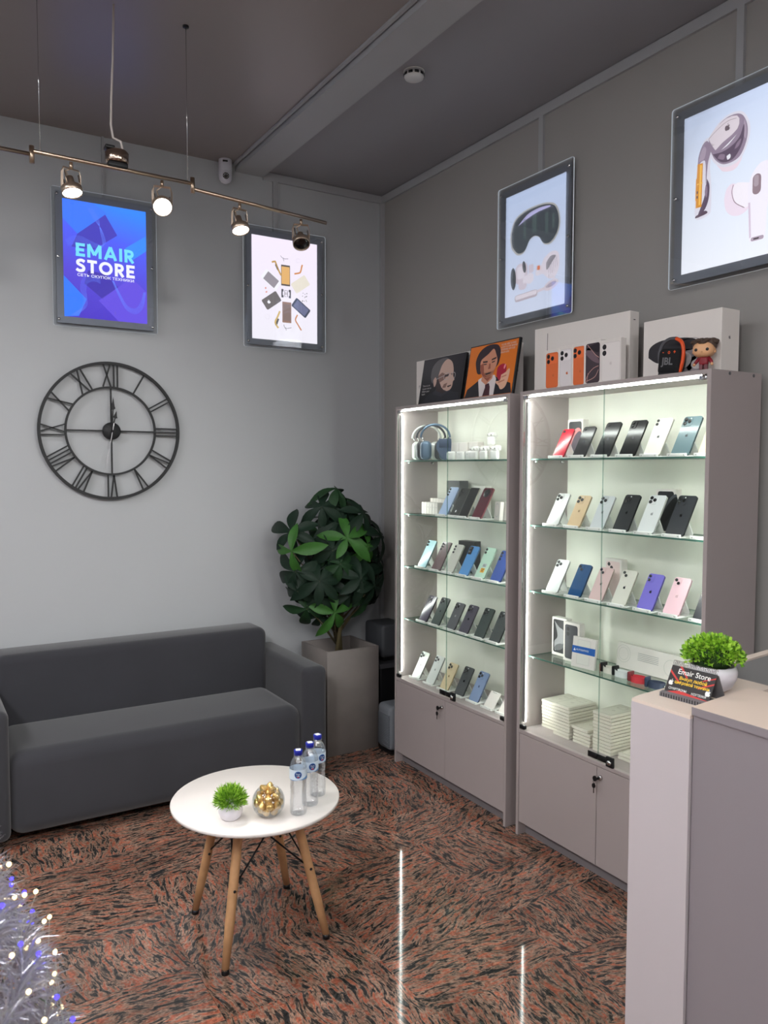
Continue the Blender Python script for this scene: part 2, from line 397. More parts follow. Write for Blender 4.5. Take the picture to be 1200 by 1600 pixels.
# glass bowl with wrapped chocolates
bowl = thing('glass_bowl', 'round clear glass bowl holding gold wrapped chocolates on coffee table', 'bowl', (1.030, 2.432, TH))
prof = []
R_ = .056
for k in range(0, 15):
    a = -PI/2+PI*(.12+.70*k/14)
    prof.append((R_*math.cos(a), .052+R_*math.sin(a)))
MB().lathe([(0, .0)]+[(prof[0][0], 0)]+prof+[(p[0]-.002, p[1]) for p in prof[::-1]]+[(0, .004)], 36).build('glass', clear('bowl_glass', (253, 254, 254), .025), bowl)
def gold():
    m = mat('gold_foil', (232, 196, 128), 0.30, 0.8, bump=.6, bscale=160); return m
rnd = random.Random(5); spots = []
for z, r_, n_, a0 in ((.0215, .024, 5, .2), (.046, .0375, 8, .5), (.046, .0, 1, 0), (.071, .031, 6, .1), (.082, .0, 1, 0), (.096, .017, 3, .9)):
    for k in range(n_):
        a = a0+2*PI*k/max(1, n_); spots.append(Vector((r_*math.cos(a), r_*math.sin(a), z+rnd.uniform(-.002, .002))))
bmx = bmesh.new(); bmesh.ops.create_icosphere(bmx, subdivisions=2, radius=.0138)
for v in bmx.verts:
    nn = noise.noise(v.co*170); v.co *= 1+.16*nn
    if v.co.z > .006: v.co.z *= 1.35; v.co.x *= .82; v.co.y *= .82
choc = MB().bm(bmx, 0, False).mesh('wrapped_chocolate', gold())
spots.sort(key=lambda p: p.z)
for i, p in enumerate(spots):
    o = link('wrapped_chocolate', choc, None, (1.030+p.x, 2.432+p.y, TH+p.z), (rnd.uniform(-.7,.7), rnd.uniform(-.7,.7), rnd.uniform(0,6)))
    tag(o, 'gold foil wrapped chocolate in the round glass bowl', 'chocolate', 'chocolates in the glass bowl')

# water bottles
M_pet = clear('bottle_plastic', (250, 252, 254), .085, .03)
M_cap = mat('blue_cap', (22, 36, 150), 0.4)
M_lab = mat('blue_label', (92, 136, 188), 0.45); M_labw = mat('label_pale', (206, 220, 232), 0.45); M_labd = mat('label_navy', (24, 60, 120), 0.4); M_red = mat('label_red', (196, 40, 52), 0.4)
M_water = mat('water', (250, 252, 255), 0.02, trans=1.0, ior=1.33)
def bottle(loc, rz, label):
    b = thing('water_bottle', label, 'bottle', loc, (0, 0, rz), 'water bottles on the coffee table')
    pr = [(0, .003), (.018, .0), (.027, .004), (.029, .012)]
    for k in range(9):
        z = .018+k*.0105; pr += [(.0292-.0012*(k > 3), z), (.0277-.0022*(3 <= k <= 6), z+.005)]
    pr += [(.0268, .116), (.0293, .124), (.0297, .13), (.0297, .160), (.0290, .168), (.026, .180), (.020, .192), (.0135, .200), (.0125, .206)]
    MB().lathe(pr, 32).build('body', M_pet, b)
    lb = MB().lathe([(.0300, .128), (.0300, .162)], 40); lb.f = lb.f[:-2]; lb.m = lb.m[:-2]; lb.sm = lb.sm[:-2]
    lo = lb.build('paper_label', M_labw, b)
    band = MB(); n = 40
    vs = []; fs = []
    for k in range(n+1):
        a = 2*PI*k/n; h = .136+.010*math.sin(a*1.0+.6)
        vs += [(.0303*math.cos(a), .0303*math.sin(a), .128), (.0303*math.cos(a), .0303*math.sin(a), h)]
    for k in range(n): fs.append((2*k, 2*k+2, 2*k+3, 2*k+1))
    band.add(vs, fs, 0, True).build('label_band', M_lab, lo)
    for nm, rr, mm, zz, dd in (('emblem', .0125, M_lab, .1465, .0306), ('emblem', .0108, M_labd, .1465, .0309)):
        v = []; 
        for k in range(24):
            a = 2*PI*k/24; th = -PI/2+rr*math.cos(a)/.03
            v.append((dd*math.cos(th), dd*math.sin(th), zz+rr*math.sin(a)))
        MB().add([(0, -dd-.0001, zz)]+v, [(0, k+1, (k+1) % 24+1) for k in range(24)]).build(nm, mm, lo)
    text('Pure', .0075, M_labw, lo, (0, -.0314, .1495), bold=.01, wrap=.031); text('Life', .0075, M_labw, lo, (0, -.0314, .1435), bold=.01, wrap=.031)
    MB().box(-.003, -.0005, -.0317, -.0315, .137, .141).box(.0005, .003, -.0317, -.0315, .137, .141).build('emblem_mark', M_red, lo)
    MB().lathe([(.0155, .2025), (.0160, .204), (.0160, .2065), (.0150, .207)], 24).build('neck_ring', M_pet, b)
    cp = MB().lathe([(.0148, .207), (.0150, .2215), (.0140, .2235), (0, .2235)], 28).build('cap', M_cap, b)
    MB().box(-.0085, .0085, -.0095, .0095, .2235, .2239).build('sticker', M_white, cp)
    return b
bottle((1.124, 2.395, TH), -.45, 'clear water bottle with blue cap, nearest the glass bowl')
bottle((1.190, 2.440, TH), -.15, 'clear water bottle with blue cap, middle of the three on coffee table')
bottle((1.250, 2.500, TH), .1, 'clear water bottle with blue cap, farthest right near the table edge')

# ------------------------------------------------------------------ planter and large plant
M_conc = mat('concrete_laminate', (118, 111, 107), 0.6, nscale=7, namp=0.10)
pl = thing('planter', 'tall square planter with grey concrete look beside the sofa', 'planter', (2.21, 4.12, 0))
for n_, a in (('panel', (-.172, .172, -.17, -.155)), ('panel', (-.172, .172, .155, .17)), ('panel', (-.172, -.157, -.155, .155)), ('panel', (.157, .172, -.155, .155))):
    MB().rbox(a[0], a[1], a[2], a[3], 0, .612, .002, 1).build(n_, M_conc, pl)
MB().box(-.157, .157, -.155, .155, .42, .46).build('soil', mat('soil', (30, 24, 20), 0.95, bump=1, bscale=60), pl)
M_lfd = mat('leaf_dark', (20, 39, 27), 0.55, spec=.3, nscale=30, namp=0.15); M_lfm = mat('leaf_mid', (29, 56, 31), 0.55, spec=.3, nscale=30, namp=0.15); M_lfl = mat('leaf_light', (50, 94, 36), 0.5, spec=.35, nscale=30, namp=0.12)
M_stem = mat('stem', (84, 74, 48), 0.8)
def leafmesh(nm, L, W, droop, m):
    mb = MB(); n = 7; vs = []; fs = []
    for i in range(n+1):
        t = i/n; wv = W*math.sin(PI*min(1, t*.98+.02)**1.25)**.8*(.92 if t < 1 else 0)+(.003 if t < .1 else 0)
        y = L*t; z = -droop*L*t*t
        for s_ in (-1, -.5, 0, .5, 1):
            vs.append((wv*s_, y, z+abs(s_)*wv*.32-.02*wv))
    for i in range(n):
        for k in range(4): a = i*5+k; fs.append((a, a+1, a+6, a+5))
    mb.add(vs, fs, 0, True)
    me = mb.mesh(nm, m)
    return me
LV = {}
for key, m in (('d', M_lfd), ('m', M_lfm), ('l', M_lfl)):
    for q, (L, W, dr) in enumerate(((.170, .036, .50), (.195, .039, .70), (.140, .032, .40))):
        LV[key, q] = leafmesh('leaf', L, W, dr, m)
plant = thing('money_tree_plant', 'large leafy artificial plant growing out of the grey planter', 'plant', (2.185, 4.12, .461))
PB = Vector((2.14, 4.12, .46))
trunk = MB().tube([(0.03, 0, 0), (.02, .01, .25), (-.01, 0, .55), (-.02, .01, .95)], [.022, .018, .014, .008], 10)
trunk.tube([(-.02, -.02, 0), (.02, -.03, .3), (.05, -.02, .6), (.02, .02, .85)], [.014, .012, .010, .006], 8)
trunk.build('trunk', M_stem, plant)
stems = MB()
def cluster(p, direc, kind, n=6, tilt=.15, sc=1.0, seed=0):
    r = random.Random(seed*13+5); d = Vector(direc).normalized()
    q = d.to_track_quat('Z', 'Y')
    base = Vector(p)-PB; base.x *= 1.10
    stems.tube([Vector((0, 0, max(.15, base.z-.25))), base*.6+Vector((0, 0, .2*base.z)), base], [.005, .004, .003], 5)
    a0 = r.uniform(0, 6.28)
    for k in range(n):
        a = a0+2*PI*k/n+r.uniform(-.12, .12)
        e = Euler((tilt+r.uniform(-.18, .18), 0, 0)).to_quaternion()
        qq = q @ Euler((0, 0, a)).to_quaternion() @ e
        o = link('leaf', LV[kind, r.choice([0, 0, 1, 2])], plant, base)
        o.rotation_mode = 'QUATERNION'; o.rotation_quaternion = qq
        s_ = sc*r.uniform(.85, 1.1); o.scale = (s_, s_, s_)
V_ = Vector
main = [((2.10, 3.90, 1.262), (-.2, -1, .35), 'l', 5, .1), ((2.235, 3.92, 1.21), (.25, -1, .1), 'l', 5, -.1), ((1.82, 3.98, 1.20), (-.9, -.7, -.1), 'l', 4, .0), ((2.05, 3.95, .835), (0, -1, -.1), 'l', 5, .05),
        ((1.95, 3.92, 1.03), (-.35, -1, .25), 'd', 7, .0), ((2.17, 3.88, 1.035), (.05, -1, .3), 'd', 7, .0), ((2.00, 4.0, 1.44), (-.5, -.8, .5), 'd', 6, -.1), ((2.11, 4.05, 1.54), (.1, -.5, 1), 'm', 6, -.25),
        ((1.92, 4.02, .86), (-.5, -.9, -.3), 'm', 5, -.1), ((2.02, 3.91, 1.20), (-.3, -1, .1), 'd', 6, -.1), ((2.33, 3.95, 1.26), (.6, -.8, .3), 'd', 6, -.1), ((2.36, 3.98, 1.06), (.8, -.8, .1), 'd', 6, -.1),
        ((1.84, 4.02, 1.30), (-.8, -.7, .4), 'd', 6, -.1), ((1.85, 4.0, 1.08), (-.9, -.7, 0), 'd', 6, -.1), ((2.22, 3.95, 1.40), (.3, -.8, .6), 'd', 6, -.2), ((2.26, 3.90, .98), (.4, -1, 0), 'd', 5, -.1), ((2.06, 3.90, 1.12), (-.1, -1, .1), 'm', 6, -.1),
        ((1.97, 3.96, .93), (-.3, -1, -.1), 'd', 6, -.15), ((2.13, 3.93, .93), (.1, -1, 0), 'd', 6, -.15), ((2.26, 3.97, .90), (.4, -1, -.1), 'm', 6, -.15), ((1.86, 4.0, .97), (-.8, -.7, -.2), 'd', 6, -.2), ((2.36, 4.0, .95), (.7, -.7, -.1), 'd', 6, -.2), ((2.0, 4.05, .80), (-.4, -.8, -.3), 'd', 5, -.2)]
for i, (p, d, kd, n, t) in enumerate(main): cluster(p, d, kd, n, t, 1.0, i)
rnd = random.Random(21)
for i in range(22):
    while True:
        d = Vector((rnd.uniform(-1, 1), rnd.uniform(-1, .75), rnd.uniform(-.7, 1)))
        if .3 < d.length <= 1: d.normalize(); break
    p = Vector((2.13+d.x*.26, 4.09+d.y*.13, 1.14+d.z*.36))
    cluster(p, d+Vector((0, -.2, .2)), rnd.choice('dddm'), 6, -.15, .95, 100+i)
stems.build('stem', M_stem, plant)

# things tucked into the corner behind the planter
hc = thing('low_cabinet', 'black low cabinet in the corner behind the planter', 'cabinet', (2.50, 4.16, 0))
MB().rbox(-.075, .14, -.16, .2, .0, .455, .004, 2).build('body', M_black, hc)
MB().rbox(-.09, .15, -.175, .205, .455, .485, .004, 2).build('top', mat('dark_grey_top', (52, 52, 56), 0.6), hc)
dv = thing('printer', 'dark grey rounded device standing on the black corner cabinet', 'device', (2.53, 4.12, .486))
MB().rbox(-.08, .10, -.10, .12, .025, .225, .02, 4).build('body', mat('device_grey', (62, 64, 68), 0.6), dv)
MB().rbox(-.06, .08, -.08, .10, 0, .03, .004, 2).build('base', M_black, dv)
ht = thing('fan_heater', 'small grey fan heater with slatted grille on floor beside left cabinet', 'heater', (2.46, 3.86, 0))
hb = MB().rbox(-.10, .10, -.075, .075, .02, .285, .03, 5).build('body', mat('heater_grey', (112, 116, 122), 0.5), ht)
for k in range(20): MB().rbox(-.102, -.094, -.062, .062, .045+k*.0095, .050+k*.0095, .001, 1).build('slat', mat('heater_slat', (92, 96, 102), 0.5), hb)
MB().box(-.09, .09, -.065, .065, 0, .02).build('base', M_black, ht)

# ------------------------------------------------------------------ wall clock
ck = thing('wall_clock', 'large black skeleton wall clock with Roman numerals above the sofa', 'clock', (.957, YB-.03, 1.857))
RO, RI = .366, .236
def ring(r, rw, dp):
    return MB().lathe([(r-rw, -dp), (r, -dp), (r, dp), (r-rw, dp), (r-rw, -dp)], 96, axis='y', smooth=False)
M_ck = mat('clock_black', (24, 25, 27), 0.6)
def annulus(r, rw, dp):
    mb = ring(r, rw, dp); mb.f = mb.f[:-2]; mb.m = mb.m[:-2]; mb.sm = mb.sm[:-2]; return mb
annulus(RO, .0145, .008).build('outer_ring', M_ck, ck)
annulus(RI, .0105, .006).build('inner_ring', M_ck, ck)
def bar(name, x0, z0, x1, z1, wd=.0055, dp=.005, par=None, y=0, m=None):
    dx, dz = x1-x0, z1-z0; l = math.hypot(dx, dz); nx, nz = -dz/l*wd/2, dx/l*wd/2
    return MB().prism([(x0+nx, z0+nz), (x0-nx, z0-nz), (x1-nx, z1-nz), (x1+nx, z1+nz)], y-dp, y+dp, 'xz').build(name, m or M_ck, par or ck)
NUM = ['XII', 'I', 'II', 'III', 'IV', 'V', 'VI', 'VII', 'VIII', 'IX', 'X', 'XI']
CW = {'I': .019, 'V': .042, 'X': .052}
for h, s_ in enumerate(NUM):
    a = PI/2-2*PI*h/12
    R0, R1 = RI-.002, RO-.008
    ux, uz = math.cos(a), math.sin(a); tx, tz = math.sin(a), -math.cos(a)      # t = clockwise
    tot = sum(CW[c] for c in s_); t = -tot/2
    mb = MB()
    def seg(t0, r0, t1, r1):
        x0, z0, x1, z1 = t0*tx+r0*ux, t0*tz+r0*uz, t1*tx+r1*ux, t1*tz+r1*uz
        dx, dz = x1-x0, z1-z0; l = math.hypot(dx, dz); nx, nz = -dz/l*.0036, dx/l*.0036
        mb.prism([(x0+nx, z0+nz), (x0-nx, z0-nz), (x1-nx, z1-nz), (x1+nx, z1+nz)], -.005, .005, 'xz')
    for c in s_:
        w_ = CW[c]
        if c == 'I': seg(t+w_/2, R0, t+w_/2, R1)
        elif c == 'V': seg(t+w_/2, R0, t+.005, R1); seg(t+w_/2, R0, t+w_-.005, R1)
        else: seg(t+.006, R0, t+w_-.006, R1); seg(t+w_-.006, R0, t+.006, R1)
        t += w_
    mb.build('numeral', M_ck, ck)
for a in range(4):
    c_, s_ = math.cos(a*PI/2), math.sin(a*PI/2); bar('spoke', c_*.045, s_*.045, c_*(RI-.004), s_*(RI-.004), .0078, .004)
MB().lathe([(0, -.016), (.044, -.016), (.046, -.012), (.046, .010), (0, .010)], 40, axis='y').build('hub', M_ck, ck)
def hand(name, ang, L, wd, y, m=M_ck):
    x, z = math.sin(ang), math.cos(ang); px, pz = z, -x
    P = [(-.2, -.5), (.62, -.4), (.66, -1.6), (.74, -1.0), (1, 0), (.74, 1.0), (.66, 1.6), (.62, .4), (-.2, .5)]
    MB().prism([(x*L*a+px*wd*b, z*L*a+pz*wd*b) for a, b in P], y-.0012, y+.0012, 'xz').build(name, m, ck)
hand('hour_hand', .22, .110, .0080, -.020); hand('minute_hand', .04, .180, .0078, -.024)
hand('second_hand', PI+.19, .215, .0030, -.028, mat('second_hand_metal', (150, 150, 152), .3, .7))
MB().lathe([(0, -.032), (.006, -.032), (.006, -.016)], 14, axis='y').build('pin', M_black, ck)

# ------------------------------------------------------------------ light box posters
M_frame = mat('poster_frame_grey', (148, 150, 156), 0.4)
M_acr = clear('acrylic_sheet', (246, 248, 250), .05)
M_acre = mat('acrylic_edge', (225, 232, 238), 0.1, emit=0.25)
def poster(label, loc, rot, glow, s=1.0):
    p = thing('light_box_poster', label, 'poster', loc, rot, 'light box posters on the walls')
    W, H = .53, .70
    MB().box(-.16, .16, .0, .025, -.22, .22).build('mount', M_blackm, p)
    sh = MB(); sh.prism(rrect(0, 0, W, H, .012), -.016, -.010, 'xz', 0, side=1); sh.build('acrylic_sheet', [M_acr, M_acre], p)
    a, b = .245, .332; c, d = .211, .298
    fr = MB()
    O = [(-a, -b), (a, -b), (a, b), (-a, b)]; I_ = [(-c, -d), (c, -d), (c, d), (-c, d)]
    for k in range(4):
        q = (k+1) % 4
        o0, o1, i0, i1 = O[k], O[q], I_[k], I_[q]
        f_ = lambda P, y: (P[0], y, P[1])
        fr.add([f_(o0, -.0095), f_(o1, -.0095), f_(i1, -.0075), f_(i0, -.0075), f_(o0, 0), f_(o1, 0)], [(0, 1, 2, 3), (4, 5, 1, 0)])
    fr.box(-a, a, -.003, 0, -b, b)
    fr.build('frame', M_frame, p)
    pr = MB().box(-c, c, -.0072, -.004, -d, d).build('print', glow, p)
    for sx in (-1, 1):
        for z in (-.315, 0, .315):
            MB().lathe([(0, -.022), (.005, -.022), (.007, -.019), (.007, -.0162)], 14, (sx*.238, 0, z), axis='y').build('screw', M_chrome, p)
    return p, pr
def grad(name, stops, s, axis='Z', lo=-.3, hi=.3, diag=0.0):
    m = bpy.data.materials.new(name); m.use_nodes = True; nt = m.node_tree; nt.nodes.remove(nt.nodes['Principled BSDF'])
    tc = nt.nodes.new('ShaderNodeTexCoord'); sp_ = nt.nodes.new('ShaderNodeSeparateXYZ'); nt.links.new(tc.outputs['Object'], sp_.inputs[0])
    md = nt.nodes.new('ShaderNodeMath'); md.operation = 'MULTIPLY_ADD'; md.inputs[1].default_value = diag; nt.links.new(sp_.outputs['X'], md.inputs[0]); nt.links.new(sp_.outputs['Z'], md.inputs[2])
    mr = nt.nodes.new('ShaderNodeMapRange'); mr.inputs['From Min'].default_value = lo; mr.inputs['From Max'].default_value = hi; nt.links.new(md.outputs[0], mr.inputs['Value'])
    cr = nt.nodes.new('ShaderNodeValToRGB'); e = cr.color_ramp
    e.elements[0].position = stops[0][0]; e.elements[0].color = rgb(stops[0][1]); e.elements[1].position = stops[-1][0]; e.elements[1].color = rgb(stops[-1][1])
    for q, c in stops[1:-1]: z = e.elements.new(q); z.color = rgb(c)
    nt.links.new(mr.outputs[0], cr.inputs[0]); em = nt.nodes.new('ShaderNodeEmission'); em.inputs[1].default_value = s
    nt.links.new(cr.outputs[0], em.inputs[0]); nt.links.new(em.outputs[0], nt.nodes['Material Output'].inputs[0])
    return m
def E(c, s=None): return emis('print_%d_%d_%d' % c, c, POSTER_S if s is None else s)
def art(pr, c, polys, lay, name='print_shape'):
    mb = MB()
    for P in polys: flat(mb, P, -.0073-.00008*lay)
    return mb.build(name, E(c) if isinstance(c, tuple) else c, pr)
def lines(pr, c, ps, wd, lay):
    mb = MB()
    for P in ps: strokeq(mb, P, wd, -.0073-.00008*lay)
    return mb.build('print_line', E(c), pr)
PW, PH = .211, .298
def clip(P, x0=-PW, x1=PW, z0=-PH, z1=PH): return [(min(max(x, x0), x1), min(max(z, z0), z1)) for x, z in P]
# 1: blue store poster
p1, q1 = poster('blue backlit store name poster on the back wall above the clock', (.943, YB-.026, 2.738), (0, 0, 0),
                grad('print_blue', [(0, (82, 64, 190)), (.35, (92, 78, 205)), (.7, (84, 96, 235)), (1, (62, 134, 255))], POSTER_S, diag=.2))
art(q1, (70, 120, 245), [[(-PW, .298), (-.06, .298), (.01, .255), (-.14, .13), (-PW, .20)]], 1)
art(q1, (76, 70, 180), [[(-.14, .13), (.0, .25), (.06, .15), (-.06, .06), (-.17, .06)]], 1)
art(q1, (66, 138, 250), [[(PW, .17), (.10, .09), (.12, .02), (PW, .09)]], 1)
art(q1, (74, 62, 168), [[(-.09, -.05), (.0, -.06), (.06, -.12), (-.02, -.19), (-.11, -.12)]], 1)
art(q1, (104, 84, 214), [[(-.04, -.20), (.06, -.12), (.13, -.06), (PW, -.13), (PW, -PH), (.06, -PH)]], 1)
art(q1, (64, 122, 245), [[(-PW, -.09), (-.10, -.20), (-.14, -.29), (-PW, -PH)]], 1)
wv = []
for k in range(9):
    o_ = k*.0035
    wv.append([(-.20+o_*.4, .09-o_), (-.16+o_, .115-o_), (-.12, .118-o_), (-.07, .10-o_), (-.02, .088-o_*.5), (.0-o_*.6, .11), (-.02-o_*.3, .17), (-.06+o_, .22), (-.09+o_, .27)])
    wv.append([(-.18+o_, -.29), (-.13+o_, -.25+o_*.4), (-.115+o_*.6, -.20), (-.13+o_, -.15), (-.12+o_, -.10-o_*.5), (-.08+o_, -.075-o_), (-.03, -.085-o_)])
    wv.append([(.03+o_*.3, -.09), (.06+o_*.5, -.16), (.10+o_*.3, -.23+o_*.6), (.15, -.25+o_), (.19-o_*.4, -.21+o_), (.205-o_*.4, -.13)])
def smooth(P, n=6):
    out = []
    for i in range(len(P)-1):
        p0, p1_, p2, p3 = P[max(i-1, 0)], P[i], P[i+1], P[min(i+2, len(P)-1)]
        for k in range(n):
            t = k/n
            out.append(tuple(.5*((2*p1_[j])+(-p0[j]+p2[j])*t+(2*p0[j]-5*p1_[j]+4*p2[j]-p3[j])*t*t+(-p0[j]+3*p1_[j]-3*p2[j]+p3[j])*t**3) for j in (0, 1)))
    out.append(P[-1]); return out
lines(q1, (104, 132, 248), [clip(smooth(P)) for P in wv], .0007, 3)
M_tcy = grad('print_cyan_letters', [(0, (78, 196, 240)), (1, (196, 232, 250))], POSTER_S, lo=0, hi=.05)
M_twh = E((236, 234, 250))
def ptext(s, size, m, pr, x, z, bold=.02, sx=1.0, align='CENTER', lay=6): return text(s, size, m, pr, (x, -.0073-.00008*lay, z), align=align, bold=bold, sx=sx)
M_tcy = emis('print_cyan', (120, 214, 246), POSTER_S)
GL = {'E': (.62, [[(.12, 0), (.12, 1)], [(0, .885), (.62, .885)], [(0, .5), (.56, .5)], [(0, .115), (.62, .115)]]),
      'M': (1.0, [[(.12, 0), (.12, 1)], [(.12, 1), (.5, .22)], [(.5, .22), (.88, 1)], [(.88, 0), (.88, 1)]]),
      'A': (.92, [[(.10, 0), (.46, 1)], [(.46, 1), (.82, 0)], [(.2, .30), (.72, .30)]]),
      'I': (.24, [[(.12, 0), (.12, 1)]]),
      'R': (.72, [[(.12, 0), (.12, 1)], [(0, .885), (.34, .885)] , smooth([(.32, .885), (.50, .84), (.56, .68), (.50, .52), (.32, .46)], 5), [(.34, .46), (.1, .46)], [(.30, .46), (.62, 0)]]),
      'S': (.66, [smooth([(.60, .80), (.46, .885), (.30, .89), (.14, .80), (.14, .64), (.30, .54), (.46, .46), (.54, .34), (.50, .18), (.34, .11), (.18, .12), (.03, .22)], 5)]),
      'T': (.68, [[(.34, 0), (.34, 1)], [(0, .885), (.68, .885)]]),
      'O': (1.0, [[(.5+.385*math.cos(2*PI*k/28), .5+.39*math.sin(2*PI*k/28)) for k in range(30)]])}
def block(word, h, m, x0, x1, zb, name):
    tot = sum(GL[c][0] for c in word)+.13*(len(word)-1); sx = (x1-x0)/tot; x = x0; mb = MB()
    for n_, c in enumerate(word):
        for k, P in enumerate(GL[c][1]): strokeq(mb, [(x+a*sx, zb+b*h) for a, b in P], .23*h*.98, -.0073-.00008*(6+.3*k))
        x += (GL[c][0]+.13)*sx
    mb.build(name, m, q1)
block('EMAIR', .068, M_tcy, -.150, .148, .016, 'lettering'); block('STORE', .068, M_twh, -.150, .148, -.064, 'lettering')
ptext('СЕТЬ СКУПОК ТЕХНИКИ', .0195, M_twh, q1, .0, -.079, .012, 1.22)
# 2: taken-apart phones
p2, q2 = poster('backlit poster of dismantled phone parts on the back wall', (1.970, YB-.026, 2.716), (0, 0, 0),
                grad('print_pinkwhite', [(0, (232, 226, 232)), (1, (240, 226, 240))], POSTER_S))
def ph(cx, cz, w_, h_, rot, c, c2=None, r=.008, lay=1, inset=(.004, .018)):
    art(q2, c, [rrect(cx, cz, w_, h_, r, rot)], lay)
    if c2: art(q2, c2, [rrect(cx, cz, w_-2*inset[0], h_-2*inset[1], .001, rot)], lay+1)
ph(.003, .088, .058, .122, 0, (96, 88, 84), (222, 172, 110), .003, 1, (.003, .010))
ph(.010, -.128, .058, .122, 0, (150, 118, 104), (132, 112, 106), .003, 1, (.004, .012))
ph(-.090, .052, .064, .120, .95, (238, 234, 238), (150, 142, 148))
ph(.100, .048, .066, .112, -.95, (226, 216, 200))
ph(-.088, -.068, .066, .112, -.95, (112, 106, 106))
ph(.103, -.092, .062, .116, .95, (72, 76, 92), (110, 112, 140), .008, 1, (.006, .012))
mbq = MB(); apple(mbq, -.105, -.078, .020, -.0073-.0004, rot=.6); mbq.build('print_shape', E((240, 236, 240)), q2)
art(q2, (92, 90, 96), [rrect(-.018, -.018, .014, .05, .004), rrect(.030, -.018, .014, .05, .004)], 1)
art(q2, (236, 228, 238), [rrect(-.012, -.018, .008, .022, .002), rrect(.024, -.018, .008, .022, .002)], 2)
lines(q2, (110, 106, 110), [[(-.004, .0), (.016, .0), (.016, -.036), (-.004, -.036), (-.004, .0)], [(.002, -.01), (.002, -.026)], [(.010, -.01), (.010, -.026)]], .003, 2)
def flex(ps, c, wd): lines(q2, c, [smooth(P, 3) for P in ps], wd, 1)
flex([[(-.065, .165), (-.050, .13), (-.035, .10), (-.025, .085)], [(-.085, .155), (-.065, .162)]], (190, 150, 88), .010)
flex([[(-.060, .145), (-.045, .115)], [(-.045, -.17), (-.06, -.21)]], (92, 88, 84), .012)
flex([[(.06, .105), (.085, .112), (.10, .12), (.108, .15), (.113, .165)]], (206, 136, 80), .009)
flex([[(.08, -.135), (.066, -.165), (.08, -.19), (.105, -.225)]], (196, 130, 84), .008)
flex([[(-.035, -.125), (-.05, -.16), (-.065, -.195), (-.045, -.225)]], (204, 172, 108), .011)
lines(q2, (60, 56, 62), [smooth([(-.03, .20), (-.01, .185), (.02, .188)]), smooth([(-.012, .19), (-.008, .17)]), smooth([(-.01, -.20), (.0, -.222), (.04, -.215)]), smooth([(.0, -.215), (.006, -.235)])], .0022, 1)
rnd = random.Random(4); dots = []
for k in range(16): dots.append(ell(.125+rnd.uniform(-.02, .02), -.02+rnd.uniform(-.035, .03), .003, .002, rnd.random()*3, 8))
for k in range(10): a = 2*PI*k/10; dots += [ell(.085+.012*math.cos(a), .185+.012*math.sin(a), .001, .001, 0, 6), ell(-.115+.014*math.cos(a), -.165+.014*math.sin(a), .001, .001, 0, 6)]
art(q2, (90, 86, 90), dots, 1)
art(q2, (216, 150, 140), [rrect(-.125, .0, .010, .010, .002), rrect(-.12, -.022, .012, .008, .002, .5)], 1)
# 3: headset poster on the right wall
p3, q3 = poster('backlit poster of a dark visor headset on the right wall', (XR-.026, 2.918, 2.722), RIGHT,
                grad('print_paleblue', [(0, (226, 232, 252)), (1, (206, 220, 250))], POSTER_S))
vis = smooth([(-.170, .05), (-.175, .10), (-.150, .165), (-.09, .195), (.0, .203), (.09, .195), (.150, .165), (.175, .10), (.165, .04), (.12, .0), (.07, .005), (.035, .045), (0, .058), (-.035, .045), (-.07, .0), (-.12, -.005), (-.160, .03), (-.170, .05)])[:-1]
art(q3, (186, 182, 178), [vis], 1)
art(q3, (72, 78, 84), [[(x*.95, (z-.1)*.93+.1) for x, z in vis]], 2)
art(q3, (84, 98, 98), [rrect(-.07, .11, .018, .10, .008), rrect(.0, .12, .03, .09, .01), rrect(.085, .10, .02, .10, .008), rrect(.13, .10, .015, .07, .006)], 3)
art(q3, (202, 196, 240), [smooth([(-.12, .135), (-.05, .175), (.03, .185), (.10, .178), (.105, .170), (.03, .168), (-.05, .155), (-.12, .135)])[:-1]], 3)
art(q3, (238, 226, 236), [smooth([(.07, -.06), (.12, -.04), (.165, -.055), (.172, -.12), (.14, -.165), (.10, -.16), (.06, -.13), (.03, -.12), (.05, -.09), (.07, -.06)])[:-1]], 1)
art(q3, (150, 144, 152), [smooth([(.085, -.085), (.115, -.06), (.150, -.065), (.125, -.09), (.09, -.12), (.085, -.085)])[:-1]], 2)
lines(q3, (176, 166, 178), [[(.10+k*.011, -.105+k*.006), (.105+k*.011, -.155+k*.008)] for k in range(6)], .002, 2)
art(q3, (222, 208, 220), [rrect(-.09, -.10, .09, .10, .03), rrect(-.02, -.09, .035, .04, .01), rrect(.03, -.10, .03, .035, .01), rrect(-.08, -.155, .06, .05, .02)], 1)
art(q3, (240, 230, 240), [rrect(-.095, -.095, .06, .06, .02), rrect(-.04, -.135, .075, .035, .006), ell(-.03, -.135, .028, .026), ell(.025, -.12, .014, .014)], 2)
art(q3, (70, 74, 78), [ell(-.150, -.115, .020, .055, .06), ell(-.07, -.072, .012, .03, .2)], 3)
art(q3, (234, 118, 50), [rrect(.033, -.098, .018, .020, .004)], 3)
art(q3, (198, 184, 194), [rrect(-.055, -.215, .165, .034, .015, .03)], 1); art(q3, (240, 228, 236), [rrect(-.055, -.211, .155, .020, .009, .03)], 2)
art(q3, (232, 216, 226), [ell(.12, -.195, .05, .022, .2), rrect(.055, -.205, .06, .014, .006, .1)], 1); art(q3, (186, 172, 186), [ell(.12, -.193, .036, .010, .2)], 2)
lines(q3, (236, 226, 236), [smooth([(.03, -.13), (.07, -.13), (.12, -.15), (.155, -.18), (.165, -.20)])], .007, 3)
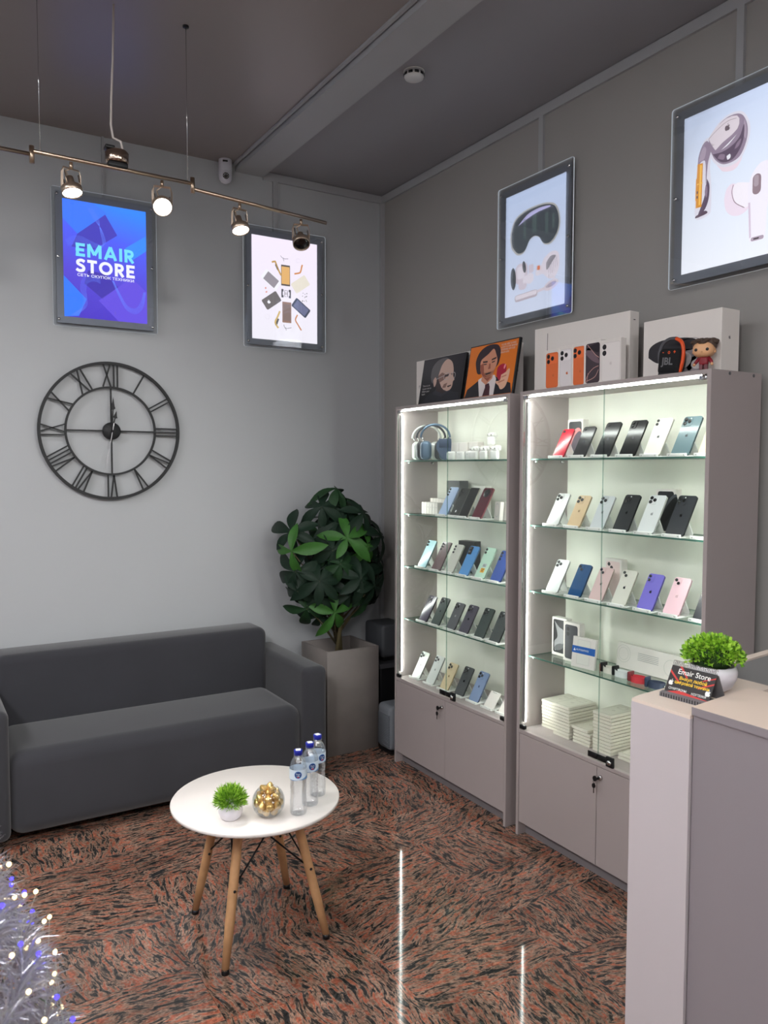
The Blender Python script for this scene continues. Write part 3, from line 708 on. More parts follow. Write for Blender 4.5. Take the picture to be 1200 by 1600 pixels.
# 4: earbuds poster
p4, q4 = poster('backlit poster of see-through earbuds on the right wall, cut off by the picture edge', (XR-.026, 1.857, 2.720), RIGHT,
                grad('print_palewhite', [(0, (240, 240, 246)), (.6, (226, 232, 246)), (1, (210, 220, 244))], POSTER_S))
def cs4(P): return smooth(P+[P[0]])[:-1]
art(q4, (238, 216, 226), [cs4([(-.075, .094), (-.051, .061), (-.031, .043), (.008, .037), (.032, .054), (.041, .085), (0, .11)])], 1)
art(q4, (226, 220, 230), [cs4([(-.150, .089), (-.128, .172), (-.100, .19), (-.085, .14), (-.092, .083), (-.086, .023), (-.083, -.07), (-.094, -.097), (-.149, -.099), (-.155, -.016)]), cs4([(-.103, .186), (-.058, .230), (-.011, .246), (.037, .236), (.066, .192), (.070, .143), (.051, .088), (.019, .060), (-.034, .060), (-.077, .092), (-.098, .141)])], 2)
art(q4, (150, 132, 150), [cs4([(-.101, .184), (-.056, .224), (-.011, .238), (.033, .228), (.057, .189), (.061, .143), (.045, .096), (.019, .072), (-.032, .070), (-.070, .098), (-.092, .141)]), cs4([(-.146, .100), (-.143, .134), (-.127, .170), (-.105, .179), (-.090, .140), (-.101, .096), (-.108, .02), (-.112, .10), (-.125, .112)])], 3)
art(q4, (176, 158, 174), [cs4([(-.140, .112), (-.134, .140), (-.120, .162), (-.110, .150), (-.118, .118)]), cs4([(.048, .205), (.056, .172), (.055, .135), (.046, .150), (.044, .18)])], 4)
art(q4, (98, 82, 100), [cs4([(-.082, .122), (-.045, .082), (0, .076), (.030, .102), (.046, .140), (.046, .188), (.030, .150), (.0, .128), (-.040, .118)]), cs4([(-.104, .040), (-.092, .010), (-.095, -.040), (-.112, -.075), (-.140, -.090), (-.128, -.060), (-.112, -.02)])], 5)
art(q4, (142, 122, 140), [cs4([(-.060, .100), (-.035, .088), (-.030, .104), (-.050, .112)]), cs4([(.010, .110), (.028, .118), (.036, .140), (.018, .128)]), cs4([(-.108, .02), (-.100, .0), (-.104, -.03), (-.112, -.01)])], 6)
art(q4, (240, 236, 240), [cs4([(-.045, .126), (-.015, .136), (.016, .160), (-.008, .146)]), cs4([(-.022, .096), (-.008, .100), (-.006, .086), (-.018, .082)])], 7)
art(q4, (226, 212, 218), [[(-.102, .187), (-.080, .208), (-.058, .222), (-.030, .233), (-.003, .234), (.018, .228), (.027, .214), (.027, .196), (.020, .180), (-.003, .166), (-.041, .151), (-.070, .133), (-.085, .155)]], 8)
lines(q4, (120, 104, 114), [smooth([(-.100, .184), (-.060, .208), (-.02, .222), (.015, .220)]), smooth([(-.085, .163), (-.083, .155), (-.075, .158)])], .0015, 9)
mbq = MB(); apple(mbq, -.021, .199, .022, -.0073-.0009); mbq.build('print_shape', E((104, 88, 96)), q4)
art(q4, (222, 150, 56), [[(-.147, .106), (-.123, .104), (-.125, -.059), (-.151, -.058)], [(-.152, .05), (-.14, .06), (-.14, -.03), (-.153, -.03)]], 7)
art(q4, (250, 194, 96), [[(-.136, .100), (-.127, .098), (-.130, -.050), (-.138, -.050)], rrect(-.135, .030, .026, .004, .001)], 8)
art(q4, (96, 78, 92), [ell(-.145, .0, .003, .006), ell(-.145, -.018, .003, .006), cs4([(-.150, -.088), (-.11, -.078), (-.10, -.090), (-.149, -.096)])], 8)
art(q4, (240, 222, 234), [cs4([(-.028, -.060), (-.018, -.024), (.009, -.012), (.05, -.045), (.075, -.110), (.044, -.133), (.006, -.127), (-.02, -.10)])], 2)
art(q4, (247, 238, 244), [cs4([(.008, -.030), (.02, -.015), (.05, -.02), (.085, -.04), (.080, -.100), (.056, -.112), (.025, -.09), (.010, -.06)])], 3)
lines(q4, (160, 136, 148), [smooth([(.009, -.017), (.004, -.044), (.017, -.082), (.056, -.112)])], .003, 4)
art(q4, (244, 236, 244), [cs4([(.067, -.045), (.085, .0), (.12, .03), (.17, .02), (.205, -.02), (.200, -.09), (.150, -.11), (.140, -.228), (.121, -.242), (.091, -.240), (.078, -.229), (.072, -.113)])], 5)
art(q4, (216, 198, 214), [[(.071, -.100), (.079, -.100), (.086, -.225), (.079, -.228)], cs4([(.19, -.03), (.208, -.04), (.206, -.10), (.185, -.08)])], 6)
art(q4, (150, 128, 136), [rrect(.103, -.042, .033, .072, .016)], 7); art(q4, (176, 158, 166), [rrect(.101, -.030, .018, .040, .008)], 8)
art(q4, (176, 158, 172), [rrect(.110, -.234, .050, .014, .006)], 7); art(q4, (70, 62, 66), [rrect(.106, -.234, .022, .005, .002)], 8)

# ------------------------------------------------------------------ track lights, ceiling fittings
rail = thing('track_rail', 'thin nickel track light rail hanging from the ceiling by wires', 'light rail', (1.0, 3.13, 2.78))
RO_ = Vector((1.0, 3.13, 2.78))
def rp(*P): return [Vector(p)-RO_ for p in P]
MB().tube(rp((-1.2, 3.13, 2.79), (.422, 3.13, 2.785)), .0075, 10).build('rail_tube', M_nickel, rail)
MB().tube(rp((.432, 3.13, 2.797), (1.012, 3.13, 2.792)), .0075, 10).build('rail_tube', M_nickel, rail)
MB().tube(rp((1.022, 3.13, 2.771), (1.645, 3.19, 2.755)), .0075, 10).build('rail_tube', M_nickel, rail)
for x in (.427, 1.017): MB().tube(rp((x, 3.13, 2.755), (x, 3.13, 2.815)), .009, 10).build('connector', M_nickel, rail)
for x, b in ((.455, 2.80), (.997, 2.80)):
    MB().tube(rp((x, 3.13, b), (x, 3.13, ZC)), .0011, 5).build('suspension_wire', M_chrome, rail)
    MB().lathe([(.012, ZC-.006), (.012, ZC)], 14, (x-1.0, 0, -2.78)).build('ceiling_anchor', M_blackm, rail)
tb = thing('transformer', 'round chrome transformer box on top of the light rail', 'transformer', (.725, 3.13, 2.80))
MB().lathe([(.0, .012), (.040, .012), (.043, .018), (.043, .050), (.036, .058), (0, .060)], 32).build('housing', mat('bronze_chrome', (168, 148, 134), .18, 1.0), tb)
MB().rbox(-.036, .036, -.025, .025, -.006, .012, .003, 2).build('clamp', M_blackm, tb)
MB().rbox(-.045, -.01, -.02, .02, .058, .072, .004, 2).build('terminal', M_black, tb)
cb = tag(MB().tube(smooth3 if False else [Vector(p) for p in ((.722, 3.13, ZC), (.716, 3.13, 3.2), (.708, 3.13, 3.05), (.705, 3.13, 2.95), (.712, 3.13, 2.905), (.738, 3.12, 2.893), (.745, 3.12, 2.86))], .0042, 8).build('power_cable', mat('grey_cable', (196, 186, 180), .5)), 'pale power cable running from the ceiling to the rail transformer', 'cable')
M_lamp = mat('lamp_bronze', (176, 158, 142), 0.36, .9)
def spot(label, top, aim, lit=True, energy=SPOT_W, group='spotlights on the rail', cone=1.75, soft=.03, lcol=(1.0, .955, .90)):
    """top: point on the rail; aim: direction of the beam"""
    t = Vector(top); d = Vector(aim).normalized()
    s_ = thing('track_spotlight', label, 'spotlight', t, group=group)
    MB().tube([(0, 0, -.006), (0, 0, -.030)], [.006, .0075], 10).build('connector', M_nickel, s_)
    h = Vector((0, 0, -.100)); hd = Vector((d.x, d.y, 0)); hd = hd.normalized() if hd.length > .05 else Vector((0, -1, 0)); sd = hd.cross(Vector((0, 0, 1)))
    yk = MB()
    P = [h+sd*.036, h+sd*.036+Vector((0, 0, .05)), sd*.030+Vector((0, 0, -.030)), -sd*.030+Vector((0, 0, -.030)), h-sd*.036+Vector((0, 0, .05)), h-sd*.036]
    yk.tube(P, .006, 4, flat=.3, smooth=False); yk.build('yoke', M_lamp, s_)
    MB().tube([Vector((0, 0, -.03)), Vector((0, 0, -.05))+sd*.02-d*.01, h*.75-d*.045+sd*.015, h-d*.03], .0022, 6).build('lamp_wire', mat('lamp_wire', (170, 150, 130), .5), s_)
    q = d.to_track_quat('Z', 'Y')
    hdm = thing('lamp_head', 'x', None, h); del hdm['label']; hdm.parent = s_; hdm.rotation_mode = 'QUATERNION'; hdm.rotation_quaternion = q
    MB().lathe([(0, -.045), (.014, -.045), (.016, -.020), (.022, -.012), (.030, .004), (.0315, .008)], 24).build('reflector', M_lamp, hdm)
    MB().lathe([(.0320, -.004), (.0375, -.002), (.0375, .020), (.0345, .022), (.0345, .010), (.0320, -.004)], 28).build('bezel_ring', M_lamp, hdm)
    for k in range(3):
        a = 2*PI*k/3+.4; MB().tube([(.033*math.cos(a), .033*math.sin(a), .0), (.033*math.cos(a), .033*math.sin(a), -.055)], .0022, 6).build('rod', M_nickel, hdm)
    MB().lathe([(0, .012), (.0335, .012), (.0335, .016), (.024, .0185), (0, .0195)], 28).build('bulb_lens', emis('bulb_lit', (255, 250, 240), 30.0) if lit else M_dark, hdm)
    if lit:
        ld = bpy.data.lights.new('spot_beam', 'SPOT'); ld.energy = energy; ld.color = lcol; ld.spot_size = cone; ld.spot_blend = 1.0; ld.shadow_soft_size = soft
        lo = bpy.data.objects.new('spot_beam', ld); COL.objects.link(lo); lo.parent = hdm; lo.location = (0, 0, .024); lo.rotation_euler = (PI, 0, 0)
    return s_
spot('lit spotlight at the left end of rail in front of blue poster', (.560, 3.13, 2.790), (.10, -.30, -.95))
spot('lit spotlight shining towards the viewer, beside the blue poster', (.895, 3.13, 2.787), (-.15, -.75, -.62))
spot('lit spotlight hanging before left edge of the phone parts poster', (1.222, 3.149, 2.762), (.05, -.35, -.93))
spot('unlit spotlight at the right end of the rail, turned aside', (1.515, 3.177, 2.753), (-.15, -.50, -.80), lit=False)
spot('added lit spotlight on the rail beyond the left picture edge', (-.15, 3.13, 2.785), (.25, -.25, -.9))  # unseen lamp added where the rail runs on, for more light
# unseen rail and spots added behind the photographer as fill light
fill_rail = thing('track_rail', 'added nickel fill light rail near the shop front, behind the photographer', 'light rail', (.5, -.6, 2.95))
MB().tube([(-2.2, 0, 0), (2.0, 0, 0)], .0075, 10).build('rail_tube', M_nickel, fill_rail)
for x in (-1.7, 0, 1.6): MB().tube([(x, 0, 0), (x, 0, ZC-2.95)], .0011, 5).build('suspension_wire', M_chrome, fill_rail)
for i, (x, tx, ty, tz, en, cone) in enumerate(((-1.3, 2.6, 2.9, 1.7, .9, 1.0), (-.2, .3, 4.4, 1.15, .8, .95), (1.0, .3, 4.4, 1.15, 1.0, .85), (2.2, .3, 4.4, 1.2, 1.3, .80))):
    spot('added fill spotlight on the rail behind the photographer, %s from the left' % ['first', 'second', 'third', 'fourth'][i], (x, -.6, 2.945), (tx-x, ty+.6, tz-2.85), True, FILL_SPOT_W*en, 'added fill spotlights behind the photographer', cone, .15, (1, .985, .97))

for i, (x, y) in enumerate(((-1.5, 2.3), (-1.5, 1.0), (-1.5, -.5), (.6, -1.3))):  # unseen glowing panels added to brighten the back wall and the room
    cl_ = thing('fill_panel', 'added square fill light panel over the unseen part of shop, %s from the back wall' % ['first', 'second', 'third', 'fourth'][i], 'ceiling light', (x, y, ZC), group='added fill light panels')
    MB().rbox(-.30, .30, -.30, .30, -.018, 0, .003, 2, smooth=False).build('frame', M_white, cl_)
    MB().box(-.28, .28, -.28, .28, -.0205, -.0185).build('diffuser', emis('fill_panel_diffuser', (252, 252, 255), FILL_PANEL_S), cl_)

sd_ = thing('smoke_detector', 'round white smoke detector on the right part of ceiling', 'smoke detector', (1.956, 2.953, ZC))
MB().lathe([(0, -.004), (.046, -.004), (.046, 0), (0, 0)], 32).build('base', M_white, sd_)
bd = MB().lathe([(0, -.040), (.022, -.039), (.040, -.032), (.044, -.024), (.044, -.004)], 32).build('body', mat('detector_white', (196, 196, 196), .5), sd_)
for k in range(10):
    a = 2*PI*k/10; c_, s_ = math.cos(a), math.sin(a)
    MB().rbox(-.0095, .0095, -.002, .002, -.006, .006, .001, 1).build('vent', M_black, bd, (.0438*c_, .0438*s_, -.018), (0, 0, a+PI/2))
cm = thing('security_camera', 'white dome security camera high in the corner of the back wall', 'camera', (1.60, YB-.045, 3.335))
MB().lathe([(0, .068), (.030, .068), (.037, .062), (.037, -.030), (.034, -.048), (.026, -.060), (.014, -.067), (0, -.069)], 32).build('body', mat('camera_white', (206, 204, 212), .4), cm)
MB().rbox(-.02, .02, .02, .045, -.02, .045, .004, 2).build('bracket', mat('camera_white', (206, 204, 212), .4), cm)
eye = MB().ball((0, 0, 0), .0285, 24, 14, 0, (1, 1, 1)).build('eyeball', mat('camera_white', (206, 204, 212), .4), cm, (-.004, -.020, -.030))
dirc = Vector((-.30, -.86, -.40)).normalized()
ln = MB().lathe([(0, .0235), (.017, .0235), (.017, .0272), (.014, .029), (0, .0295)], 24).build('lens', M_dark, eye); ln.rotation_mode = 'QUATERNION'; ln.rotation_quaternion = dirc.to_track_quat('Z', 'Y')
dm = MB()
for k in range(8): a = 2*PI*k/8; dm.ball((.0118*math.cos(a), .0118*math.sin(a), .0288), .0016, 8, 6)
dl = dm.build('infrared_lamps', M_white, eye); dl.rotation_mode = 'QUATERNION'; dl.rotation_quaternion = dirc.to_track_quat('Z', 'Y')
MB().rbox(-.014, .014, -.0388, -.030, .038, .048, .002, 2).build('speaker_slot', M_black, cm, (-.004, 0, 0), (0, 0, -.25))

# ------------------------------------------------------------------ display cabinets
CF, CD, CH, CWD = 2.339, .283, 2.0, .963
SHZ = (1.705, 1.410, 1.115, .820); DECK = .490; TP = .016
M_back = mat('cabinet_back', (222, 222, 210), 0.35, nscale=5, namp=0.07)
def cabinet(name_lab, ymid, key_door):
    c = thing('display_cabinet', name_lab, 'display cabinet', (CF, ymid, 0), RIGHT, 'glass display cabinets along the right wall')
    h = CWD/2
    for s_ in (-1, 1):
        a, b = (s_*h, s_*(h-TP)); a, b = min(a, b), max(a, b)
        sp_ = MB().rbox(a, b, 0, CD, 0, CH, .001, 1, smooth=False).build('side_panel', M_mauve, c)
        if s_ > 0:
            for yy in (.10, .235): MB().lathe([(0, h), (.006, h), (.006, h+.0012), (0, h+.0012)], 12, (0, yy, CH-.010), axis='x').build('screw_cap', mat('cap_grey', (92, 92, 96), .5), sp_)
    MB().rbox(-h+TP, h-TP, 0, CD, CH-TP, CH, .001, 1, smooth=False).build('top_panel', M_mauve, c)
    MB().rbox(-h+TP, h-TP, 0, CD-.006, DECK-TP, DECK, .001, 1, smooth=False).build('deck_panel', M_mauve, c)
    MB().box(-h+TP, h-TP, CD-.006, CD, .06, CH-TP).build('back_panel', M_back, c)
    MB().box(-h+TP, h-TP, .045, .060, 0, .075).build('toe_kick', mat('toe_kick', (122, 116, 118), 0.5), c)
    for s_ in (-1, 1):
        x0, x1 = (-h+TP+.002, -.0012) if s_ < 0 else (.0012, h-TP-.002)
        d = MB().rbox(x0, x1, .002, .018, .064, DECK-TP-.003, .001, 1, smooth=False).build('door', M_mauve, c)
        if s_ == key_door:
            kx = s_*.022
            MB().lathe([(0, -.008), (.0085, -.008), (.0095, -.005), (.0095, .002)], 20, (kx, 0, .432), axis='y').build('lock', M_chrome, d)
            k = MB().rbox(kx-.0015, kx+.0015, -.022, -.008, .427, .437, .0008, 1)
            k.prism(ell(kx-.010, .430, .010, .011, 0, 16), -.024, -.020, 'xz'); k.build('key', M_black, d)
            r_ = MB().tube([(kx-.012+.006*math.cos(t), -.022, .416+.008*math.sin(t)) for t in [2*PI*i/14 for i in range(14)]], .0008, 5, closed=True)
            r_.prism(ell(kx-.014, .400, .008, .010, 0, 16), -.025, -.021, 'xz'); r_.box(kx-.0155, kx-.0125, -.024, -.022, .370, .392); r_.build('spare_key', M_black, d)
    gd = []
    for s_ in (-1, 1):
        x0, x1 = (-h+TP+.003, -.0015) if s_ < 0 else (.0015, h-TP-.003)
        g = MB(); g.box(x0, x1, .006, .010, DECK+.004, CH-TP-.004, 0)
        for i in range(2, 6): g.m[i] = 1 if i in (3, 5) else 0
        go = g.build('glass_door', [M_glass, clear('door_edge', (176, 206, 196), .06)], c); gd.append(go)
        ex = -h+TP+.001 if s_ < 0 else h-TP-.001
        for zz in (DECK+.012, CH-TP-.012):
            a, b = (ex, ex+.032*(-s_)); a, b = min(a, b), max(a, b)
            MB().rbox(a, b, .001, .016, zz-.008, zz+.008, .001, 1).build('hinge', M_blackm if zz < 1 else M_chrome, go)
    MB().rbox(-.050, -.001, .001, .0055, DECK+.008, DECK+.032, .001, 1).build('strike_plate', M_blackm, gd[0])
    lk = MB().rbox(.001, .052, .001, .0055, DECK+.008, DECK+.032, .001, 1); lk.rbox(.052, .088, -.006, .0055, DECK+.000, DECK+.040, .002, 2)
    lko = lk.build('door_lock', M_blackm, gd[1])
    MB().lathe([(0, -.016), (.007, -.015), (.0105, -.010), (.0105, -.006)], 18, (.072, 0, DECK+.020), axis='y').build('lock_barrel', M_chrome, lko)
    for k, z in enumerate(SHZ):
        sh = MB().box(-h+TP+.004, h-TP-.004, .050, CD-.012, z-.006, z, 0)
        for i in range(2, 6): sh.m[i] = 1
        so = sh.build('glass_shelf', [M_shelf, M_shedge], c)
        for s_ in (-1, 1):
            for yy in (.075, .235): MB().lathe([(.006, 0), (.006, .014)], 10, (s_*(h-TP-.014) if s_ > 0 else -h+TP, yy, z-.013), axis='x').build('shelf_pin', M_chrome, so)
    hz0, hz1 = DECK+.03, CH-TP-.03
    MB().box(-h+TP+.0005, -h+TP+.008, .026, .034, hz0, hz1).build('led_strip', M_led, c)
    MB().box(h-TP-.008, h-TP-.0005, .026, .034, hz0, hz1).build('led_strip', M_led, c)
    ho = MB().box(-h+TP+.03, h-TP-.035, .022, .031, CH-TP-.008, CH-TP-.0005).build('led_strip', M_led, c)
    MB().rbox(h-TP-.035, h-TP-.001, .018, .034, CH-TP-.014, CH-TP-.0005, .001, 1).build('led_end_cap', M_chrome, c)
    MB().rbox(-h+TP, -h+TP+.012, .020, .026, hz0, hz1, .001, 1).build('led_profile', mat('aluminium', (196, 196, 196), .35, .9), c)
    return c
YLC, YRC = 3.2235, 2.189
cabinet('tall mauve grey display cabinet nearer the planter, lit glass shelves', YLC, -1)
cabinet('tall mauve grey display cabinet next to the counter, lit glass shelves', YRC, 1)

# ------------------------------------------------------------------ phones and stands
M_std = mat('stand_white', (236, 236, 232), 0.4)
STM = {}
def stand_meshes():
    b = MB().rbox(-.042, .042, -.010, .085, 0, .004, .0015, 1)
    b.rbox(-.042, .042, -.016, -.009, 0, .013, .002, 2)
    STM['base'] = b.mesh('base', M_std)
    s_ = MB(); P = rrect(0, .040, .046, .085, .014)
    c_, q_ = math.cos(.50), math.sin(.50)
    n = len(P)
    vs = []
    for x, z in P: vs.append((x, .083-z*q_, z*c_+.002))
    for x, z in P: vs.append((x, .087-z*q_, z*c_+.002+.002))
    s_.add(vs, [tuple(range(n)), tuple(range(n, 2*n))[::-1]]+[(i, n+i, n+(i+1) % n, (i+1) % n) for i in range(n)])
    STM['support'] = s_.mesh('back_support', M_std)
    v = MB()
    for x in (-.032, .032): strokeq(v, [(x-.003, .009), (x, .004), (x+.003, .009)], .0014, -.0163)
    STM['mark'] = v.mesh('arrow_marks', M_black)
stand_meshes()
def stand(x, y, z, label):
    s_ = thing('phone_stand', label, 'phone stand', (x, y, z), RIGHT, 'white phone stands in the cabinets')
    link('base', STM['base'], s_); link('back_support', STM['support'], s_); link('arrow_marks', STM['mark'], s_)
    return s_
LEAN = math.radians(29)
PM = {}
M_lensr = mat('lens_ring', (60, 60, 64), .25, .8)
def lensmesh(r):
    if ('lens', r) not in PM:
        l = MB().lathe([(0, -.0024), (r*.62, -.0024), (r*.66, -.0030), (r, -.0030), (r, .0005)], 18, axis='y')
        PM['lens', r] = l.mesh('lens', mat('lens_black', (12, 12, 14), .12, coat=.5))
    return PM['lens', r]
def phone(label, x, y, z, col, style='triple', w=.0735, h=.152, logo=None, mirror=0.16, frame=None, extra=None, lean=LEAN):
    p = thing('smartphone', label, 'phone', (x, y, z), (-lean, 0, -PI/2), 'phones on display stands')
    cm_ = mat('phone_%d_%d_%d' % col, col, mirror); fr = frame or tuple(int(c*.82) for c in col)
    fm = mat('phone_frame_%d_%d_%d' % fr, fr, .25, .6)
    k = ('body', w, h, col, fr)
    if k not in PM:
        b = MB(); b.prism(rrect(0, h/2, w, h, .010 if style not in ('note', 'screen') else .003), 0, .008, 'xz', 0, side=1, smooth=False)
        PM[k] = b.mesh('body', cm_, fm)
    bo = link('body', PM[k], p)
    def lens(xx, zz, r=.0068, d=0): link('lens', lensmesh(r), cur, (xx, -d, zz))
    def bump(xx, zz, bw, bh, r, m=None, d=.0018):
        return MB().prism(rrect(xx, zz, bw, bh, r), -d, 0, 'xz').build('camera_bump', m or cm_, p)
    L = -w/2; cur = bo
    if style == 'triple':
        cx, cz = L+.0225, h-.0225; cur = bump(cx, cz, .037, .037, .009)
        for dx, dz in ((-.0085, .0085), (-.0085, -.0085), (.0085, 0)): lens(cx+dx, cz+dz, .0072, .0018)
        MB().lathe([(0, -.0004), (.0026, -.0004), (.0026, 0)], 10, (cx+.0105, -.0018, cz+.0125), axis='y').build('flash', M_white, cur)
    elif style == 'plateau':
        cx, cz = 0, h-.0225; cur = bump(cx, cz, w-.006, .036, .012)
        for dx, dz in ((-.0085, .0085), (-.0085, -.0085), (.0085, 0)): lens(L+.0225+dx, cz+dz, .0072, .0018)
        MB().lathe([(0, -.0004), (.0026, -.0004), (.0026, 0)], 10, (w/2-.014, -.0018, cz+.010), axis='y').build('flash', M_white, cur)
    elif style == 'dual':
        cx, cz = L+.019, h-.019; cur = bump(cx, cz, .030, .030, .008)
        for dx, dz in ((-.0062, .0062), (.0062, -.0062)): lens(cx+dx, cz+dz, .0060, .0018)
    elif style == 'dualv':
        cx, cz = L+.0175, h-.020; cur = bump(cx, cz, .028, .032, .008)
        for dx, dz in ((-.005, .0078), (-.005, -.0078)): lens(cx+dx, cz+dz, .0058, .0018)
    elif style == 'pill':
        cx, cz = L+.013, h-.022; cur = bump(cx, cz, .017, .034, .008)
        for dz in (.0085, -.0085): lens(cx, cz+dz, .0066, .0018)
    elif style == 'single':
        lens(L+.013, h-.013, .0055, 0)
    elif style == 'three':
        for k_ in range(3): lens(L+.012, h-.014-k_*.0165, .0062, 0)
    elif style == 'bar':
        cur = bump(L+.018, h-.026, .028, .044, .005, mat('bump_dark', (40, 46, 58), .2))
        for dz in (.012, -.008): lens(L+.018, h-.026+dz, .0075, .0018)
    elif style == 'note':
        for k_ in range(3): lens(L+.011, h-.013-k_*.0155, .0060, 0)
        lens(L+.0255, h-.017, .004, 0); lens(L+.0255, h-.030, .004, 0)
    elif style == 'round':
        cur = MB().lathe([(0, -.003), (.021, -.003), (.023, -.0015), (.023, 0)], 32, (0, 0, h-.030), axis='y').build('camera_bump', M_dark, p)
        for dx, dz in ((-.009, .004), (.009, .004), (0, -.011)): lens(dx, h-.030+dz, .005, .003)
    elif style == 'screen':
        MB().prism(rrect(0, h/2, w-.005, h-.006, .003), -.0003, 0, 'xz').build('screen', M_dark, p)
    if logo:
        mb = MB(); apple(mb, 0, h*.50, .0125, -.0002); mb.build('logo', mat('logo_%d_%d_%d' % logo, logo, .2, .5), bo)
    if extra: extra(p, w, h)
    return p
ORD = ['first', 'second', 'third', 'fourth', 'fifth', 'sixth', 'seventh']
X0 = 2.408
def row(where, z, ys, items, off=0):
    for i, (y, it) in enumerate(zip(ys, items)):
        if it is None: continue
        desc, col, style, kw = it
        stand(X0+.0, y, z, 'white plastic stand, %s from left on the %s' % (ORD[i+off], where))
        phone('%s, %s from left on the %s' % (desc, ORD[i+off], where), X0+.001, y, z+.0075, col, style, **kw)
BLK = (30, 31, 34); SIL = (214, 216, 214); DK = dict(logo=(70, 72, 76))
def glare(p, w, h):
    pass
def stickers(p, w, h):
    MB().box(-.012, .016, -.0006, 0, .030, .054).build('yellow_sticker', mat('sticker_yellow', (240, 176, 30), .5), p)
    MB().box(-.010, .018, -.0006, 0, .060, .078).build('grey_sticker', mat('sticker_grey', (176, 186, 186), .5), p)
    mb = MB(); mb.box(-.009, .013, -.0009, -.0006, .046, .049); mb.box(-.002, .006, -.0009, -.0006, .036, .042); mb.box(-.007, .012, -.0009, -.0006, .064, .066); mb.box(-.007, .008, -.0009, -.0006, .070, .072); mb.build('sticker_print', M_black, p)
R = 'top shelf of right cabinet'
row(R, SHZ[0], [2.507, 2.386, 2.259, 2.13, 2.01, 1.884, 1.769], [
    ('red phone', (196, 26, 52), 'single', dict(logo=(235, 200, 205), h=.138, w=.067)), ('black phone', BLK, 'single', dict(logo=(64, 66, 70), h=.144, w=.069)),
    ('black phone', (26, 27, 30), 'single', dict(logo=(50, 52, 56), h=.158, w=.078)), ('black phone with two lenses', (24, 25, 27), 'dualv', dict(logo=(48, 50, 54), h=.160, w=.077)),
    ('cream white phone', (228, 228, 216), 'dualv', dict(logo=(60, 60, 60), h=.162, w=.077)), ('blue green phone with three lenses', (106, 128, 134), 'triple', dict(logo=(40, 48, 54), h=.162, w=.078)),
    ('pale gold phone', (226, 204, 172), 'triple', dict(h=.160, w=.078))])
R = 'second shelf of right cabinet'
row(R, SHZ[1], [2.537, 2.41, 2.28, 2.156, 2.033, 1.901], [
    ('silver three-lens phone', SIL, 'triple', dict(logo=(196, 198, 198), h=.154)), ('gold three-lens phone', (226, 198, 158), 'triple', dict(logo=(176, 142, 100), h=.148)), ('silver phone with glinting camera', (216, 220, 222), 'triple', dict(logo=(190, 194, 196), h=.150)),
    ('black three-lens phone', (56, 58, 60), 'triple', dict(logo=(20, 20, 22), h=.160, w=.077)), ('white three-lens phone', (226, 228, 228), 'triple', dict(logo=(200, 202, 204), h=.162, w=.078)), ('large black three-lens phone', (58, 60, 64), 'triple', dict(logo=(22, 22, 24), h=.165, w=.080))])
stand(X0, 1.777, SHZ[1], 'empty white plastic stand at the right end of second shelf, right cabinet')
R = 'third shelf of right cabinet'
row(R, SHZ[2], [2.535, 2.40, 2.28, 2.158, 2.029, 1.908, 1.776], [
    ('white phone with wide camera plateau', (226, 230, 228), 'plateau', dict(logo=(208, 212, 212), h=.156)), ('dark blue phone with white glare', (28, 78, 124), 'dual', dict(logo=(60, 110, 150), h=.148)), ('rose pink phone', (224, 194, 190), 'dual', dict(logo=(150, 130, 126), h=.148)),
    ('cream white two-lens phone', (222, 220, 208), 'dual', dict(logo=(50, 50, 50), h=.150)), ('purple phone', (126, 116, 208), 'dualv', dict(logo=(40, 40, 60), h=.150)), ('light pink phone', (240, 200, 210), 'dual', dict(logo=(220, 184, 192), h=.150)), ('black tablet phone', (44, 46, 52), 'dual', dict(h=.150))])
R = 'second shelf of left cabinet'
def bars(p, w, h):
    MB().box(-.006, .004, -.0004, 0, .022, .034).build('label_spot', mat('spot_white', (220, 220, 220), .4), p)
row(R, SHZ[1], [3.353, 3.252, 3.176, 3.067], [
    ('light lavender blue phone', (176, 196, 232), 'three', dict(h=.166, w=.077)), ('black ridged phone', (58, 60, 58), 'note', dict(h=.162, w=.072, extra=bars, frame=(170, 168, 160))), ('black phone showing its screen', (30, 30, 34), 'screen', dict(h=.166, w=.072, frame=(190, 186, 176))), ('burgundy phone with round camera', (92, 34, 46), 'round', dict(h=.168, w=.077, frame=(160, 90, 96)))])
R = 'third shelf of left cabinet'
row(R, SHZ[2], [3.548, 3.414, 3.299, 3.172, 3.042, 2.919], [
    ('pale cyan phone', (186, 226, 234), 'pill', dict(h=.162, w=.076)), ('brownish mauve phone', (126, 104, 106), 'note', dict(h=.164, w=.077)), ('cream white phone with three lenses', (222, 220, 210), 'three', dict(h=.160, w=.076)),
    ('bright blue phone', (92, 156, 220), 'bar', dict(h=.162, w=.076)), ('mint green phone with yellow sticker', (196, 228, 208), 'pill', dict(h=.166, w=.077, extra=stickers)), ('royal blue phone', (58, 84, 158), 'three', dict(h=.160, w=.078))])
R = 'fourth shelf of left cabinet'
row(R, SHZ[3], [3.533, 3.417, 3.279, 3.169, 3.043, 2.925], [
    ('dark purple phone', (74, 68, 84), 'triple', dict(h=.150)), ('grey green phone', (92, 100, 98), 'triple', dict(logo=(60, 64, 64), h=.156)), ('graphite phone with glinting camera', (112, 112, 116), 'triple', dict(logo=(220, 220, 220), h=.148)),
    ('dusky purple grey phone', (92, 88, 100), 'triple', dict(logo=(28, 28, 32), h=.152)), ('dark green grey phone', (72, 80, 78), 'triple', dict(logo=(96, 102, 100), h=.156)), ('dark grey phone', (70, 74, 74), 'triple', dict(logo=(96, 98, 98), h=.156))])
R = 'bottom deck of left cabinet'
